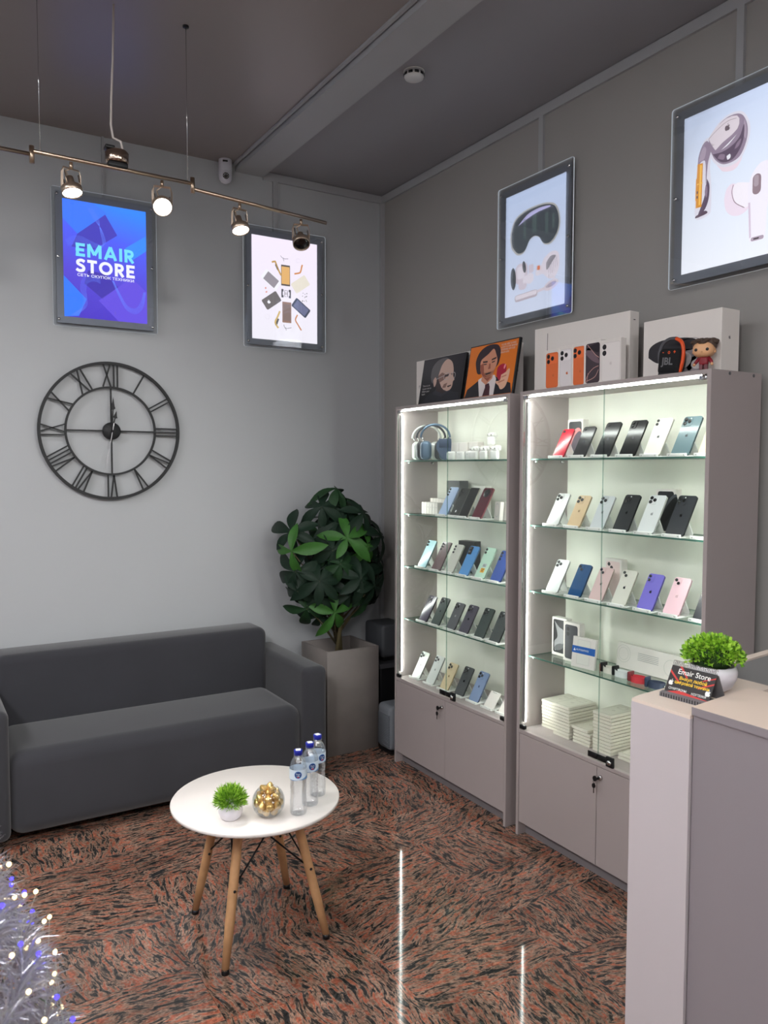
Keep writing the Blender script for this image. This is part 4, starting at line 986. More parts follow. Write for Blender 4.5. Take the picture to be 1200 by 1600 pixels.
row(R, DECK, [3.60, 3.463, 3.332, 3.203, 3.08], [
    ('white three-lens phone', (224, 228, 222), 'triple', dict(logo=(206, 208, 204), h=.152)), ('silver white three-lens phone', (216, 220, 216), 'triple', dict(logo=(196, 198, 196), h=.158)), ('gold three-lens phone', (222, 204, 168), 'triple', dict(logo=(190, 166, 124), h=.146)),
    ('graphite three-lens phone', (84, 86, 88), 'triple', dict(logo=(24, 24, 26), h=.154)), ('blue grey three-lens phone', (132, 150, 184), 'triple', dict(logo=(104, 122, 156), h=.156))])
for y, n in ((2.959, 'sixth'), (2.848, 'seventh')):
    stand(X0, y, DECK, 'empty white stand with a tilted plate, %s from left on left cabinet deck' % n)
    cdp = tag(MB().prism(rrect(0, .042, .076, .084, .006), 0, .002, 'xz').build('stand_card', M_card, None, (X0+.002, y, DECK+.0065), (-.62, 0, -PI/2)), 'blank white card on the %s stand of the left cabinet deck' % n, 'card', 'blank cards on stands')

# ------------------------------------------------------------------ boxes and goods in the cabinets
def pbox(name, label, x, y, z, w, h, d, m=None, rz=0.0, cat='box', group=None, lean=0.0):
    b = thing(name, label, cat, (x, y, z), (-lean, 0, -PI/2+rz), group)
    MB().rbox(-w/2, w/2, 0, d, 0, h, .0015, 2, smooth=False).build('carton', m or M_card, b)
    return b
def parts_print(b, c, polys, lay=1, name='print', rough=.4):
    mb = MB()
    for P in polys: flat(mb, P, -.0002-.0001*lay)
    return mb.build(name, mat('ink_%d_%d_%d' % c, c, rough), b)
def plines(b, c, ps, wd, lay=1):
    mb = MB()
    for P in ps: strokeq(mb, P, wd, -.0002-.0001*lay)
    return mb.build('print_line', mat('ink_%d_%d_%d' % c, c, .4), b)
b = pbox('phone_box', 'white phone box with coloured swirl print behind the red phone', 2.53, 2.525, SHZ[0], .092, .172, .035)
parts_print(b, (30, 30, 34), [rrect(0, .088, .076, .150, .010)]); parts_print(b, (196, 120, 120), [ell(.0, .085, .03, .055, -.5)], 2); parts_print(b, (60, 40, 60), [ell(.008, .075, .022, .05, -.5)], 3)
b = pbox('phone_box', 'white phone box with black phone print at back of second shelf', 2.535, 2.04, SHZ[1], .094, .172, .035)
parts_print(b, (36, 37, 40), [rrect(0, .086, .076, .155, .010)]); parts_print(b, (84, 86, 92), [ell(.01, .095, .02, .07, -.6)], 2); parts_print(b, (20, 20, 22), [ell(.016, .088, .018, .066, -.6)], 3)
b = pbox('phone_box', 'white phone box with pink phone print behind the rose pink phone', 2.535, 2.30, SHZ[2], .092, .168, .035)
parts_print(b, (226, 204, 200), [rrect(0, .083, .074, .150, .010)]); parts_print(b, (40, 38, 40), [ell(-.022, .145, .008, .008), ell(-.008, .131, .008, .008)], 2)
b = pbox('phone_box', 'white phone box with silver wave print on fourth shelf of right cabinet', 2.50, 2.575, SHZ[3], .092, .172, .035)
parts_print(b, (34, 34, 36), [rrect(0, .088, .074, .150, .009)]); parts_print(b, (150, 150, 152), [smooth([(-.03, .155), (.0, .13), (.025, .12), (.034, .09), (.02, .05), (-.005, .04), (-.025, .02), (-.03, .06), (-.01, .09), (-.03, .155)])[:-1]], 2)
parts_print(b, (96, 96, 98), [ell(.0, .04, .03, .014, .4)], 3)
b = pbox('phone_box', 'white phone box with dark phone print, middle of three on fourth shelf', 2.465, 2.465, SHZ[3], .096, .172, .032)
parts_print(b, (62, 62, 68), [rrect(0, .086, .076, .150, .010)]); parts_print(b, (24, 24, 26), [ell(-.020, .142, .009, .009), ell(-.020, .120, .009, .009)], 2)
b = pbox('case_box', 'flat white box with bright blue band on fourth shelf of right cabinet', 2.425, 2.36, SHZ[3], .118, .128, .014, rz=.12, lean=.12)
parts_print(b, (206, 204, 196), [rrect(0, .066, .066, .104, .003)]); parts_print(b, (224, 222, 214), [rrect(0, .066, .062, .100, .003)], 2); parts_print(b, (20, 92, 176), [rrect(0, .074, .118, .030, .0005)], 3)
text('AUTODEVICE', .0105, M_white, b, (-.006, -.0008, .074), bold=.01); parts_print(b, (240, 244, 250), [[(-.052, .068), (-.046, .080), (-.040, .068)]], 4)
# smart watches
def watch(label, x, y, strap, face=(20, 20, 24), rz=0):
    t = thing('smart_watch', label, 'watch', (x, y, SHZ[3]), (0, 0, -PI/2+rz), 'smart watches on the fourth shelf')
    P = [( .034*math.cos(a), .022*math.sin(a)) for a in [2*PI*k/36 for k in range(36)]]
    Q = [(p[0]*.92, p[1]*.90) for p in P]
    mb = MB(); n = 36
    vs = [(x_, y_, 0) for x_, y_ in P]+[(x_, y_, .024) for x_, y_ in P]+[(x_, y_, 0) for x_, y_ in Q]+[(x_, y_, .024) for x_, y_ in Q]
    fs = []
    for i in range(n):
        j = (i+1) % n; fs += [(i, j, n+j, n+i), (2*n+i, 3*n+i, 3*n+j, 2*n+j), (n+i, n+j, 3*n+j, 3*n+i), (i, 2*n+i, 2*n+j, j)]
    mb.add(vs, fs, 0, False).build('strap', mat('strap_%d_%d_%d' % strap, strap, .5), t)
    cs = MB().rbox(-.042, -.030, -.018, .018, -.0+.000, .038, .004, 3).build('case', mat('watch_case_%d' % face[2], face, .2, .4), t)
    MB().rbox(-.0432, -.0418, -.015, .015, .004, .034, .003, 2).build('screen', M_dark, cs)
    MB().rbox(.028, .037, -.008, .008, .008, .016, .002, 2).build('buckle', M_chrome, t)
watch('smart watch with cream strap on fourth shelf of right cabinet', 2.47, 2.245, (226, 222, 210))
watch('smart watch with clear pale strap on fourth shelf of right cabinet', 2.465, 2.178, (222, 226, 224))
watch('smart watch with red strap on fourth shelf of right cabinet', 2.455, 2.085, (206, 56, 66), (140, 60, 66), .15)
watch('smart watch with navy strap on fourth shelf of right cabinet', 2.45, 1.995, (50, 60, 82), (60, 74, 100), .25)
b = pbox('watch_box', 'long flat white watch box leaning at back of fourth shelf', 2.575, 2.14, SHZ[3], .34, .105, .018, lean=.10)
plines(b, (196, 196, 188), [ell(-.135, .062, .026, .026)+[ell(-.135, .062, .026, .026)[0]], ell(-.135, .062, .036, .036)+[ell(-.135, .062, .036, .036)[0]], ell(.105, .05, .032, .032)+[ell(.105, .05, .032, .032)[0]]], .002)
plines(b, (150, 152, 148), [[(-.06, .078-k*.007), (.045, .078-k*.007)] for k in range(5)], .002)
# white cable boxes stacked on the deck
BXW, BXD, BXH = .097, .165, .0142
topm = None
def cbox(x, y, z, label, w=BXW, d=BXD, h=BXH, rz=0, top=False):
    b = thing('cable_box', label, 'box', (x, y, z), (0, 0, -PI/2+rz), 'white cable boxes stacked on the deck')
    MB().rbox(-w/2, w/2, 0, d, .0002, h-.0022, .0010, 1, smooth=False).build('carton', mat('box_cream', (222, 217, 203), .5), b)
    if top:
        mb = MB()
        def lp(P): 
            L, R_ = stroke(P+[P[0]], .0016); n = len(L)
            mb.add([(a, c_, h-.0019) for a, c_ in L]+[(a, c_, h-.0019) for a, c_ in R_], [(i, n+i, n+i+1, i+1) for i in range(n-1)])
        lp(rrect(0, d*.5, w*.84, d*.90, .012)); lp(rrect(.0, d*.76, w*.42, d*.20, .010)); lp(ell(0, d*.42, .006, .005))
        mb.build('print_line', mat('ink_196_192_176', (150, 146, 136), .5), b)
rnd = random.Random(9)
for nm, x, y, n, o in (('stack beside the LED strip', 2.455, 2.585, 9, 0), ('second stack from left', 2.425, 2.480, 10, 0), ('low third stack', 2.428, 2.362, 5, .01), ('tallest stack', 2.425, 2.245, 12, 0), ('short stack beside the counter', 2.44, 2.120, 2, 0)):
    for k in range(n):
        pos = ['bottom', 'second', 'third', 'fourth', 'fifth', 'sixth', 'seventh', 'eighth', 'ninth', 'tenth', 'eleventh', 'twelfth'][k]
        j = (.012 if (nm.startswith('low') and k >= n-1) else 0)
        cbox(x+rnd.uniform(-.002, .002), y+rnd.uniform(-.0015, .0015)+j, DECK+k*BXH, 'flat white cable box, %s from below in the %s' % (pos, nm) if k else 'flat white cable box at the bottom of the %s' % nm, rz=rnd.uniform(-.015, .015), top=(k == n-1))
# headphones
def headphones(label, x, y, col, rz):
    z = SHZ[0]; t = thing('headphones', label, 'headphones', (x, y, z), (0, 0, rz), 'headphones on the top shelf')
    m = mat('hp_%d_%d_%d' % col, col, .4, .3); md = mat('hpd_%d_%d_%d' % col, tuple(int(c*.75) for c in col), .6)
    for s_ in (-1, 1):
        e = MB().rbox(s_*.050-.030, s_*.050+.030, -.026, .026, .002, .104, .025, 6).build('ear_cup', m, t)
        MB().rbox(s_*.050-.026, s_*.050+.026, .020, .040, .008, .098, .009, 4).build('ear_pad', md, e)
        MB().tube([(s_*.058, 0, .10), (s_*.074, 0, .125)], .0035, 8).build('slider', M_chrome, t)
    pts = [(.078*math.cos(a), 0, .122+.070*math.sin(a)) for a in [PI*k/18 for k in range(19)]]
    MB().tube(pts, .0062, 8, flat=1.3).build('headband', m, t)
headphones('white headphones at the left end of the top shelf, left cabinet', 2.485, 3.612, (206, 210, 206), -.62)
headphones('dark grey headphones between the white and the blue headphones', 2.468, 3.545, (70, 72, 76), -.62)
hb_ = headphones('slate blue headphones with a dark blue case, foremost of three', 2.450, 3.478, (92, 114, 136), -.62)
cs = thing('headphone_case', 'dark blue soft case wrapped around the slate blue headphones', 'case', (2.432, 3.425, SHZ[0]), (0, 0, -.62))
MB().prism(smooth([(-.010, .060), (-.006, .095), (.01, .108), (.04, .112), (.066, .112), (.068, .06), (.06, .012), (.035, .004), (.015, .02), (-.010, .060)])[:-1], -.042, -.030, 'xz').build('shell', mat('case_blue', (66, 84, 108), .6), cs)
MB().rbox(.004, .068, -.045, -.0422, .066, .112, .001, 1).build('flap', mat('case_blue2', (58, 74, 98), .6), cs)
# earbud boxes and cases
for i, y in enumerate((3.375, 3.295, 3.212)):
    b = pbox('earbud_box', 'white earbud box standing on the left cabinet top shelf, %s from the headphones' % ORD[i], 2.500, y, SHZ[0], .074, .092, .04)
    parts_print(b, (120, 122, 120), [ell(.018, .040, .004, .005), ell(.025, .034, .003, .004)])
b = pbox('earbud_box', 'low white box carrying an earbud case on left cabinet top shelf', 2.50, 3.098, SHZ[0], .105, .072, .04)
b = pbox('earbud_box', 'small white box at the right end of left cabinet top shelf', 2.47, 2.870, SHZ[0], .075, .055, .035)
plines(b, (160, 160, 156), [smooth([(-.02, .018), (.0, .026), (.02, .026)])], .002)
M_bud = mat('earbud_white', (238, 238, 234), .25)
def budcase(label, x, y, z, opened, rz=0, w=.056, h=.044):
    t = thing('earbud_case', label, 'earbuds', (x, y, z), (0, 0, -PI/2+rz), 'white earbud cases')
    MB().rbox(-w/2, w/2, -.011, .011, 0, h, .010, 4).build('case', M_bud, t)
    if opened:
        MB().rbox(-w/2, w/2, .004, .018, h-.002, h+.022, .006, 4).build('lid', M_bud, t)
        for s_ in (-1, 1):
            e = MB().ball((s_*.014, -.002, h+.008), .0095, 12, 8).build('earbud', M_bud, t)
            MB().ball((s_*.014-.003, -.0105, h+.008), .0030, 8, 6).build('sensor', M_black, e)
    else: MB().box(-.004, .004, -.0115, -.011, h*.62, h*.66).build('status_light', mat('status_grey', (150, 156, 150), .4), t)
for i, (y, w_) in enumerate(((3.300, .062), (3.218, .062), (3.150, .044))): budcase('closed white earbud case on left cabinet top shelf, %s from the headphones' % ORD[i], 2.425, y, SHZ[0], False, 0, w_)
for i, y in enumerate((3.098, 3.022, 2.938)): budcase('open white earbud case with buds, %s from left of three in a row' % ORD[i], 2.418, y, SHZ[0], True)
budcase('open white earbud case on top of the low white box', 2.52, 3.09, SHZ[0]+.072, True)
# chargers, black boxes, magnetic chargers
for k in range(6):
    b = pbox('adapter_box', 'small upright white adapter box, %s in the front row on second shelf' % ORD[k], 2.475, 3.632-k*.026, SHZ[1], .023, .064, .05, group='white adapter boxes')
    parts_print(b, (150, 150, 148), [ell(0, .038, .002, .003)])
for k in range(5): pbox('adapter_box', 'taller white adapter box, %s in the back row on second shelf' % ORD[k], 2.540, 3.640-k*.028, SHZ[1], .025, .084, .05, group='white adapter boxes')
pbox('phone_box', 'dark grey product box at back of left cabinet second shelf', 2.53, 3.425, SHZ[1], .115, .185, .06, mat('box_grey', (88, 90, 88), .5))
b = pbox('product_box', 'black product box behind the bright blue phone, left cabinet', 2.52, 3.29, SHZ[2], .115, .165, .05, mat('box_black', (30, 31, 30), .5), rz=.15)
b = pbox('adapter_box', 'clear white box at back of left cabinet second shelf', 2.56, 3.235, SHZ[1], .10, .160, .04)
for k in range(4):
    b = pbox('charger_box', 'thin white magnetic charger box at right end of second shelf, %s from left' % ORD[k], 2.47+.012*k, 2.985-k*.052, SHZ[1], .078, .090, .018, rz=-.35, lean=.08, group='white charger boxes')
    if k == 0: E0 = ell(-.004, .048, .030, .032, 0, 32); plines(b, (186, 188, 186), [E0+[E0[0]]], .0035)

# ------------------------------------------------------------------ on top of the cabinets
def bigbox(label, x, y, w, h, d, rz=0):
    b = pbox('device_box', label, x, y, CH, w, h, d, M_card, rz)
    return b
b = bigbox('large white box behind the two portraits on the left cabinet', 2.475, 3.285, .83, .258, .055)
text('E', .02, mat('ink_grey', (120, 118, 116), .5), b, (-.385, -.0004, .115))
parts_print(b, (120, 118, 116), [rrect(-.38, .12, .012, .002, .0005)])
MB().box(.4151, .4155, .015, .023, .12, .135).build('side_mark', mat('ink_grey', (120, 118, 116), .5), b)
b = bigbox('large white box behind the row of phone boxes, right cabinet', 2.475, 2.455, .53, .290, .055, .04)
plines(b, (84, 80, 80), [[(-.185, .262), (-.187, .13)]], .003); plines(b, (150, 140, 138), [[(.0, .185), (.17, .186)]], .002)
MB().box(.2652, .2656, .02, .032, .255, .258).build('side_mark', M_black, b)
b = bigbox('large white box at the right end of right cabinet', 2.455, 1.925, .34, .225, .10)
parts_print(b, (44, 42, 46), [smooth([(-.145, .085), (-.14, .12), (-.10, .14), (-.03, .145), (.05, .135), (.08, .115), (.06, .095), (.0, .09), (-.06, .075), (-.10, .06), (-.145, .085)])[:-1]])
parts_print(b, (150, 144, 148), [ell(.02, .055, .05, .042, .4), ell(.07, .04, .045, .03)], 1); parts_print(b, (206, 200, 200), [ell(.015, .058, .035, .028, .4), ell(.075, .04, .028, .018)], 2)
plines(b, (176, 170, 170), [smooth([(.0, .13), (.06, .135), (.10, .11), (.11, .06), (.10, .02)])], .003)
mbq = MB()
for P in (APPLE, LEAFP):
    mbq.add([(.1704, .045+a*.012, .125+c_*.012) for a, c_ in P], [tuple(range(len(P)))])
mbq.build('side_mark', mat('ink_grey', (120, 118, 116), .5), b)
fb = [('orange three-lens phone box, first in the row on right cabinet', 2.540, .088, .172, (226, 112, 58), 3, 2.398), ('white phone box with three lenses, second in the row on right cabinet', 2.462, .080, .178, (226, 220, 220), 3, 2.402), ('orange three-lens phone box, third in the row on right cabinet', 2.390, .078, .180, (226, 112, 58), 3, 2.406),
      ('phone box with dark swirl print, fourth in the row on right cabinet', 2.308, .090, .182, (66, 54, 60), 0, 2.400), ('white two-lens phone box, fifth in the row on right cabinet', 2.208, .108, .172, (232, 226, 222), 2, 2.396)]
for lab, y, w_, h_, c, nl, x in fb:
    b = pbox('phone_box', lab, x, y, CH, w_, h_, .030, None, 0, group='phone boxes on top of right cabinet')
    parts_print(b, tuple(int(q*.85) for q in c), [rrect(.004, h_*.49, w_-.014, h_-.022, .011)]); parts_print(b, c, [rrect(.004, h_*.49, w_-.016, h_-.024, .010)], 2)
    z0 = h_-.038
    if nl == 3:
        parts_print(b, tuple(min(255, int(q*1.06)) for q in c), [rrect(.004, h_-.040, w_-.022, .040, .010)], 3)
        parts_print(b, (40, 34, 34), [ell(-.018, z0+.010, .0095, .0095), ell(-.018, z0-.012, .0095, .0095), ell(.006, z0+.000, .0095, .0095)], 4); parts_print(b, (14, 12, 14), [ell(-.018, z0+.010, .006, .006), ell(-.018, z0-.012, .006, .006), ell(.006, z0+.000, .006, .006)], 5)
        mbq = MB(); apple(mbq, .012, h_*.36, .012, -.0007); mbq.build('print_logo', mat('ink_%d' % c[0], tuple(int(q*.92) for q in c), .3), b)
    elif nl == 2:
        parts_print(b, (34, 30, 32), [ell(-.030, z0+.010, .0105, .0105), ell(-.030, z0-.014, .0105, .0105)], 4); mbq = MB(); apple(mbq, .004, h_*.45, .013, -.0007); mbq.build('print_logo', mat('ink_pale', (216, 208, 204), .3), b)
    else:
        plines(b, (206, 160, 150), [smooth([(-.025, .165), (.0, .14), (.02, .12), (.038, .108)]), smooth([(-.034, .022), (-.015, .05), (.01, .068), (.036, .075)]), smooth([(-.036, .018), (-.005, .024), (.02, .035), (.036, .06)]), [(-.026, .012), (-.020, .05)]], .0025, 4)
        parts_print(b, (112, 92, 100), [smooth([(-.036, .13), (-.02, .155), (.01, .13), (.036, .10), (.036, .085), (.0, .10), (-.036, .13)])[:-1]], 3); parts_print(b, (36, 28, 34), [smooth([(-.036, .145), (-.01, .158), (.02, .165), (.036, .166), (.036, .13), (.0, .14), (-.036, .145)])[:-1]], 3)
# portraits (flat prints in thin black frames)
def portrait(label, x, y, w, h, bg, lean, rz=0):
    p = thing('portrait', label, 'picture', (x, y, CH), (-lean, 0, -PI/2+rz), 'framed portraits on the left cabinet')
    MB().rbox(-w/2, w/2, 0, .016, 0, h, .001, 1, smooth=False).build('frame', M_black, p)
    m = mat('portrait_%d' % bg[0], bg, .3); q = MB().box(-w/2+.006, w/2-.006, -.0008, 0, .006, h-.006).build('print', m, p)
    def pp(c, polys, lay): 
        mb = MB()
        for P in polys: flat(mb, P, -.0009-.0001*lay)
        mb.build('print_shape', mat('ink_%d_%d_%d' % c, c, .3), q)
    return p, q, pp
S = smooth
p, q, pp = portrait('black framed portrait of a man with glasses in a dark turtleneck', 2.398, 3.383, .375, .252, (14, 14, 18), .17)
def sc(P, cx, cz, s): return [(cx+x*s, cz+z*s) for x, z in P]
pp((30, 32, 38), [[(-.16, .012), (-.10, .055), (-.03, .075), (.06, .065), (.17, .045), (.18, .012)]], 1)
pp((44, 46, 52), [[(-.06, .055), (-.02, .10), (.06, .085), (.10, .06), (.02, .035)]], 2)
pp((86, 84, 84), [S([(-.10, .15), (-.095, .20), (-.05, .235), (.02, .242), (.05, .22), (.0, .19), (-.03, .14), (-.06, .115), (-.085, .12), (-.10, .15)])[:-1]], 2)
pp((196, 164, 148), [S([(-.03, .15), (-.01, .205), (.03, .232), (.075, .215), (.098, .175), (.102, .14), (.118, .118), (.108, .108), (.106, .085), (.09, .066), (.05, .062), (.02, .08), (-.01, .10), (-.03, .15)])[:-1], S([(-.072, .13), (-.055, .145), (-.04, .125), (-.045, .10), (-.058, .095), (-.072, .13)])[:-1]], 3)
pp((128, 96, 84), [[(-.03, .15), (.0, .165), (.04, .150), (.035, .128), (.0, .115), (-.02, .11)], [(.03, .10), (.06, .105), (.05, .08), (.02, .082)]], 4)
pp((52, 40, 38), [[(-.03, .135), (.0, .10), (.02, .075), (.06, .062), (.03, .05), (-.03, .07), (-.045, .10)], [(.03, .148), (.07, .155), (.06, .140), (.03, .136)], [(.078, .152), (.096, .152), (.092, .14)], [(.06, .088), (.098, .092), (.095, .085), (.07, .08)]], 5)
mb = MB()
for c_ in ((.045, .140, .024, .018), (.103, .138, .018, .018)):
    e_ = ell(*c_, 0, 20); strokeq(mb, e_+[e_[0]], .003, -.0016)
strokeq(mb, [(-.045, .132), (.02, .146)], .003, -.0016); mb.build('print_line', mat('ink_170', (176, 170, 168), .3), q)
M_ptx = mat('ink_text_pale', (214, 210, 206), .4)
for k, s_ in enumerate(('There is no', 'reason not to', 'follow your', 'heart')): text(s_, .015, M_ptx, q, (-.165, -.0014, .105-k*.015), align='LEFT')
p, q, pp = portrait('orange portrait of a dark haired man in a suit holding a red apple', 2.385, 2.965, .375, .268, (222, 118, 22), .17, -.02)
pp((30, 26, 28), [[(-.181, .008), (-.165, .050), (-.10, .080), (-.06, .10), (.04, .10), (.10, .075), (.165, .055), (.181, .008)]], 1)
pp((224, 214, 212), [[(-.085, .092), (-.05, .105), (.04, .105), (.055, .085), (.05, .008), (-.06, .008)]], 2)
pp((66, 26, 34), [[(-.025, .066), (.005, .068), (.015, .05), (.02, .008), (-.035, .008), (-.022, .05)]], 3)
pp((46, 30, 34), [S([(-.115, .15), (-.125, .19), (-.10, .235), (-.04, .258), (.03, .252), (.06, .22), (.062, .18), (.045, .145), (-.02, .13), (-.09, .12), (-.115, .15)])[:-1]], 3)
pp((206, 142, 112), [S([(-.085, .165), (-.08, .19), (-.03, .215), (.005, .235), (.03, .205), (.045, .175), (.038, .14), (.02, .112), (-.015, .094), (-.05, .105), (-.075, .13), (-.085, .165)])[:-1], [(-.055, .12), (-.06, .085), (-.02, .062), (.025, .090), (.03, .13)]], 4)
pp((150, 82, 60), [[(-.085, .165), (-.06, .172), (-.045, .12), (-.02, .10), (-.05, .105), (-.075, .13)], [(-.05, .105), (-.02, .094), (.02, .10), (-.01, .078)], [(-.015, .165), (-.005, .165), (.0, .14), (-.018, .138)]], 5)
pp((46, 30, 30), [[(-.068, .182), (-.03, .180), (-.03, .172), (-.066, .174)], [(.0, .186), (.035, .193), (.034, .184), (.0, .178)], [(-.058, .168), (-.034, .167), (-.036, .162), (-.056, .162)], [(.004, .172), (.028, .176), (.026, .169), (.005, .166)], [(-.04, .118), (.015, .122), (.0, .114), (-.03, .112)]], 6)
pp((168, 20, 48), [S([(.055, .10), (.055, .135), (.075, .15), (.10, .152), (.12, .14), (.122, .11), (.11, .085), (.08, .075), (.055, .10)])[:-1]], 4); pp((236, 150, 160), [ell(.108, .138, .006, .012, -.3)], 5)
pp((226, 176, 146), [S([(.09, .10), (.12, .11), (.14, .125), (.15, .115), (.145, .075), (.13, .04), (.10, .03), (.08, .05), (.06, .062), (.055, .072), (.085, .075), (.09, .10)])[:-1]], 6)
pp((190, 120, 90), [[(.095, .092), (.13, .098), (.13, .092), (.095, .086)], [(.075, .068), (.12, .076), (.12, .070), (.078, .062)]], 7)
for k, s_ in enumerate(('WE ARE HERE TO MAKE', 'A DENT IN THE UNIVERSE', 'OTHERWISE WHY ELSE', 'EVEN BE HERE')): text(s_, .0125, M_ptx, q, (.06, -.0014, .246-k*.0125), align='LEFT', sx=.8)
# loudspeaker and figurine
spk = thing('portable_speaker', 'black portable speaker with grey and orange carry loop, right cabinet top', 'speaker', (2.405, 1.936, CH), (0, .10, -PI/2))
MB().rbox(-.048, .048, -.014, .026, .004, .100, .018, 5).build('body', mat('speaker_fabric', (22, 22, 24), .85, bump=.6, bscale=900), spk)
MB().rbox(-.036, .036, -.018, .030, .0, .012, .006, 3).build('foot', mat('speaker_rubber', (46, 46, 48), .6), spk)
lp_ = [(-.048, .004, .050), (-.052, .004, .085), (-.040, .004, .118), (-.015, .004, .134), (.015, .004, .136)]
lq_ = [(.015, .004, .136), (.040, .004, .122), (.052, .004, .09), (.052, .004, .05), (.044, .004, .015)]
lps = [tuple(v) for v in lp_]
def sm3(P, n=5):
    out = []
    for i in range(len(P)-1):
        p0, p1_, p2_, p3_ = P[max(i-1, 0)], P[i], P[i+1], P[min(i+2, len(P)-1)]
        for k in range(n):
            t = k/n; out.append(tuple(.5*((2*p1_[j])+(-p0[j]+p2_[j])*t+(2*p0[j]-5*p1_[j]+4*p2_[j]-p3_[j])*t*t+(-p0[j]+3*p1_[j]-3*p2_[j]+p3_[j])*t**3) for j in range(3)))
    out.append(P[-1]); return out
MB().tube(sm3(lp_), .0065, 10).build('carry_loop', mat('loop_grey', (84, 84, 88), .4), spk)
MB().tube(sm3(lq_), .0068, 10).build('carry_loop', mat('loop_orange', (224, 82, 30), .4), spk)
text('JBL', .036, mat('logo_grey', (112, 112, 114), .4), spk, (0, -.0146, .052), bold=.03, name='logo')
for x_, s_ in ((-.022, '-'), (.004, 'o'), (.028, '+')): text(s_, .02, mat('button_orange', (214, 84, 34), .4), spk, (x_, -.0142, .086), bold=.03, name='button_mark')
fg = thing('vinyl_figurine', 'big headed vinyl figurine with brown hair and red jacket', 'figurine', (2.400, 1.783, CH), (0, 0, -PI/2+.35))
M_skin = mat('vinyl_skin', (222, 170, 126), .45)
bd_ = MB().rbox(-.016, .016, -.010, .010, .022, .052, .008, 4).build('jacket', mat('vinyl_red', (132, 28, 40), .5), fg)
for s_ in (-1, 1):
    MB().tube([(s_*.015, 0, .048), (s_*.026, -.003, .034), (s_*.029, -.008, .028)], [.007, .006, .005], 8).build('sleeve', mat('vinyl_red', (132, 28, 40), .5), fg)
    MB().ball((s_*.030, -.010, .025), .0055, 10, 8).build('hand', M_skin, fg)
    MB().rbox(s_*.008-.006, s_*.008+.006, -.010, .008, 0, .026, .003, 3).build('leg', mat('vinyl_trousers', (110, 60, 66), .5), fg)
hd_ = MB().rbox(-.036, .036, -.030, .030, .050, .104, .024, 6).build('head', M_skin, fg)
for s_ in (-1, 1):
    MB().ball((s_*.019, -.0295, .074), .0055, 12, 8, 0, (1, .4, 1)).build('eye', M_black, hd_)
    MB().ball((s_*.036, .002, .070), .007, 10, 8, 0, (.6, 1, 1)).build('ear', M_skin, hd_)
MB().ball((0, -.031, .066), .003, 8, 6).build('nose', M_skin, hd_)
hr = MB().rbox(-.039, .039, -.020, .035, .072, .116, .020, 5); rnd = random.Random(2)
for k in range(14): hr.ball((-.034+.068*rnd.random(), -.032+.05*rnd.random(), .100+.012*rnd.random()), .013, 10, 8, 0, (1, .9, .6))
hr.build('hair', mat('vinyl_hair', (78, 62, 52), .6, bump=.8, bscale=120), fg)

# ------------------------------------------------------------------ reception counter
M_cream = mat('cream_top', (228, 212, 198), 0.4); M_lgrey = mat('light_grey_panel', (196, 188, 190), 0.45); M_dmauve = mat('dark_mauve_panel', (142, 134, 138), 0.45)
M_tan = mat('tan_top', (232, 212, 196), 0.4)
YN = -.35
ct = thing('reception_counter', 'pale grey and mauve reception counter cut off by the right picture edge', 'counter', (1.7, .8, 0))
def cp_(P): return [(x-1.7, y-.8) for x, y in P]
MB().prism(cp_([(1.512, 1.137), (1.880, 1.180), (1.880, 1.335), (1.530, 1.309), (1.512, 1.306)]), 0, 1.0918, 'xy').build('end_block', M_lgrey, ct)
MB().prism(cp_([(1.512, 1.137), (1.900, 1.180), (1.900, 1.343), (1.545, 1.311), (1.512, 1.304)]), 1.0920, 1.100, 'xy').build('end_top', M_cream, ct)
MB().prism(cp_([(1.523, 1.136), (1.760, 1.136), (1.760, YN), (1.523, YN)]), .0, 1.101, 'xy').build('front_panel', M_dmauve, ct)
MB().prism(cp_([(1.518, 1.138), (1.776, 1.167), (1.776, YN), (1.518, YN)]), 1.1012, 1.120, 'xy', 0, side=1).build('worktop', [M_tan, M_dmauve], ct)
MB().prism(cp_([(1.7605, 1.150), (1.902, 1.165), (1.902, YN), (1.7605, YN)]), 1.082, 1.100, 'xy').build('inner_ledge', M_cream, ct)
MB().prism(cp_([(1.902, 1.336), (2.20, 1.370), (2.20, 1.392), (1.902, 1.358)]), 0, 1.112, 'xy').build('side_panel', mat('side_grey', (168, 168, 166), .5), ct)
MB().prism(cp_([(1.902, 1.335), (2.205, 1.369), (2.205, 1.394), (1.902, 1.360)]), 1.1121, 1.118, 'xy').build('edge_band', M_cream, ct)
MB().prism(cp_([(1.781, 1.13), (1.90, 1.13), (1.90, YN), (1.781, YN)]), 0, .70, 'xy').build('desk_shelf', M_lgrey, ct)
# desk calendar
cl = thing('desk_calendar', 'black tent desk calendar with store name on the counter', 'calendar', (1.590, 1.217, 1.100), (0, 0, -PI/2+.06))
CWID = .122
MB().prism([(-.002, 0), (.0, .010), (.012, .012), (.045, .005), (.075, .003), (.075, 0)], -CWID/2-.004, CWID/2+.004, 'yz').build('base_fold', mat('calendar_grey', (120, 116, 118), .6), cl)
fa = math.atan2(.034, .062)
fp = MB().box(-CWID/2, CWID/2, -.0015, 0, 0, .072).build('front_page', mat('calendar_black', (26, 20, 22), .35), cl, (0, .012, .008), (-fa, 0, 0))
MB().box(-CWID/2, CWID/2, 0, .0015, 0, .072).build('back_page', mat('calendar_back', (140, 136, 138), .5), cl, (0, .082, .003), (fa*.9, 0, 0))
def cpg(c, polys, lay):
    mb = MB()
    for P in polys: flat(mb, P, -.0016-.0001*lay)
    mb.build('print_shape', mat('ink_%d_%d_%d' % c, c, .4), fp)
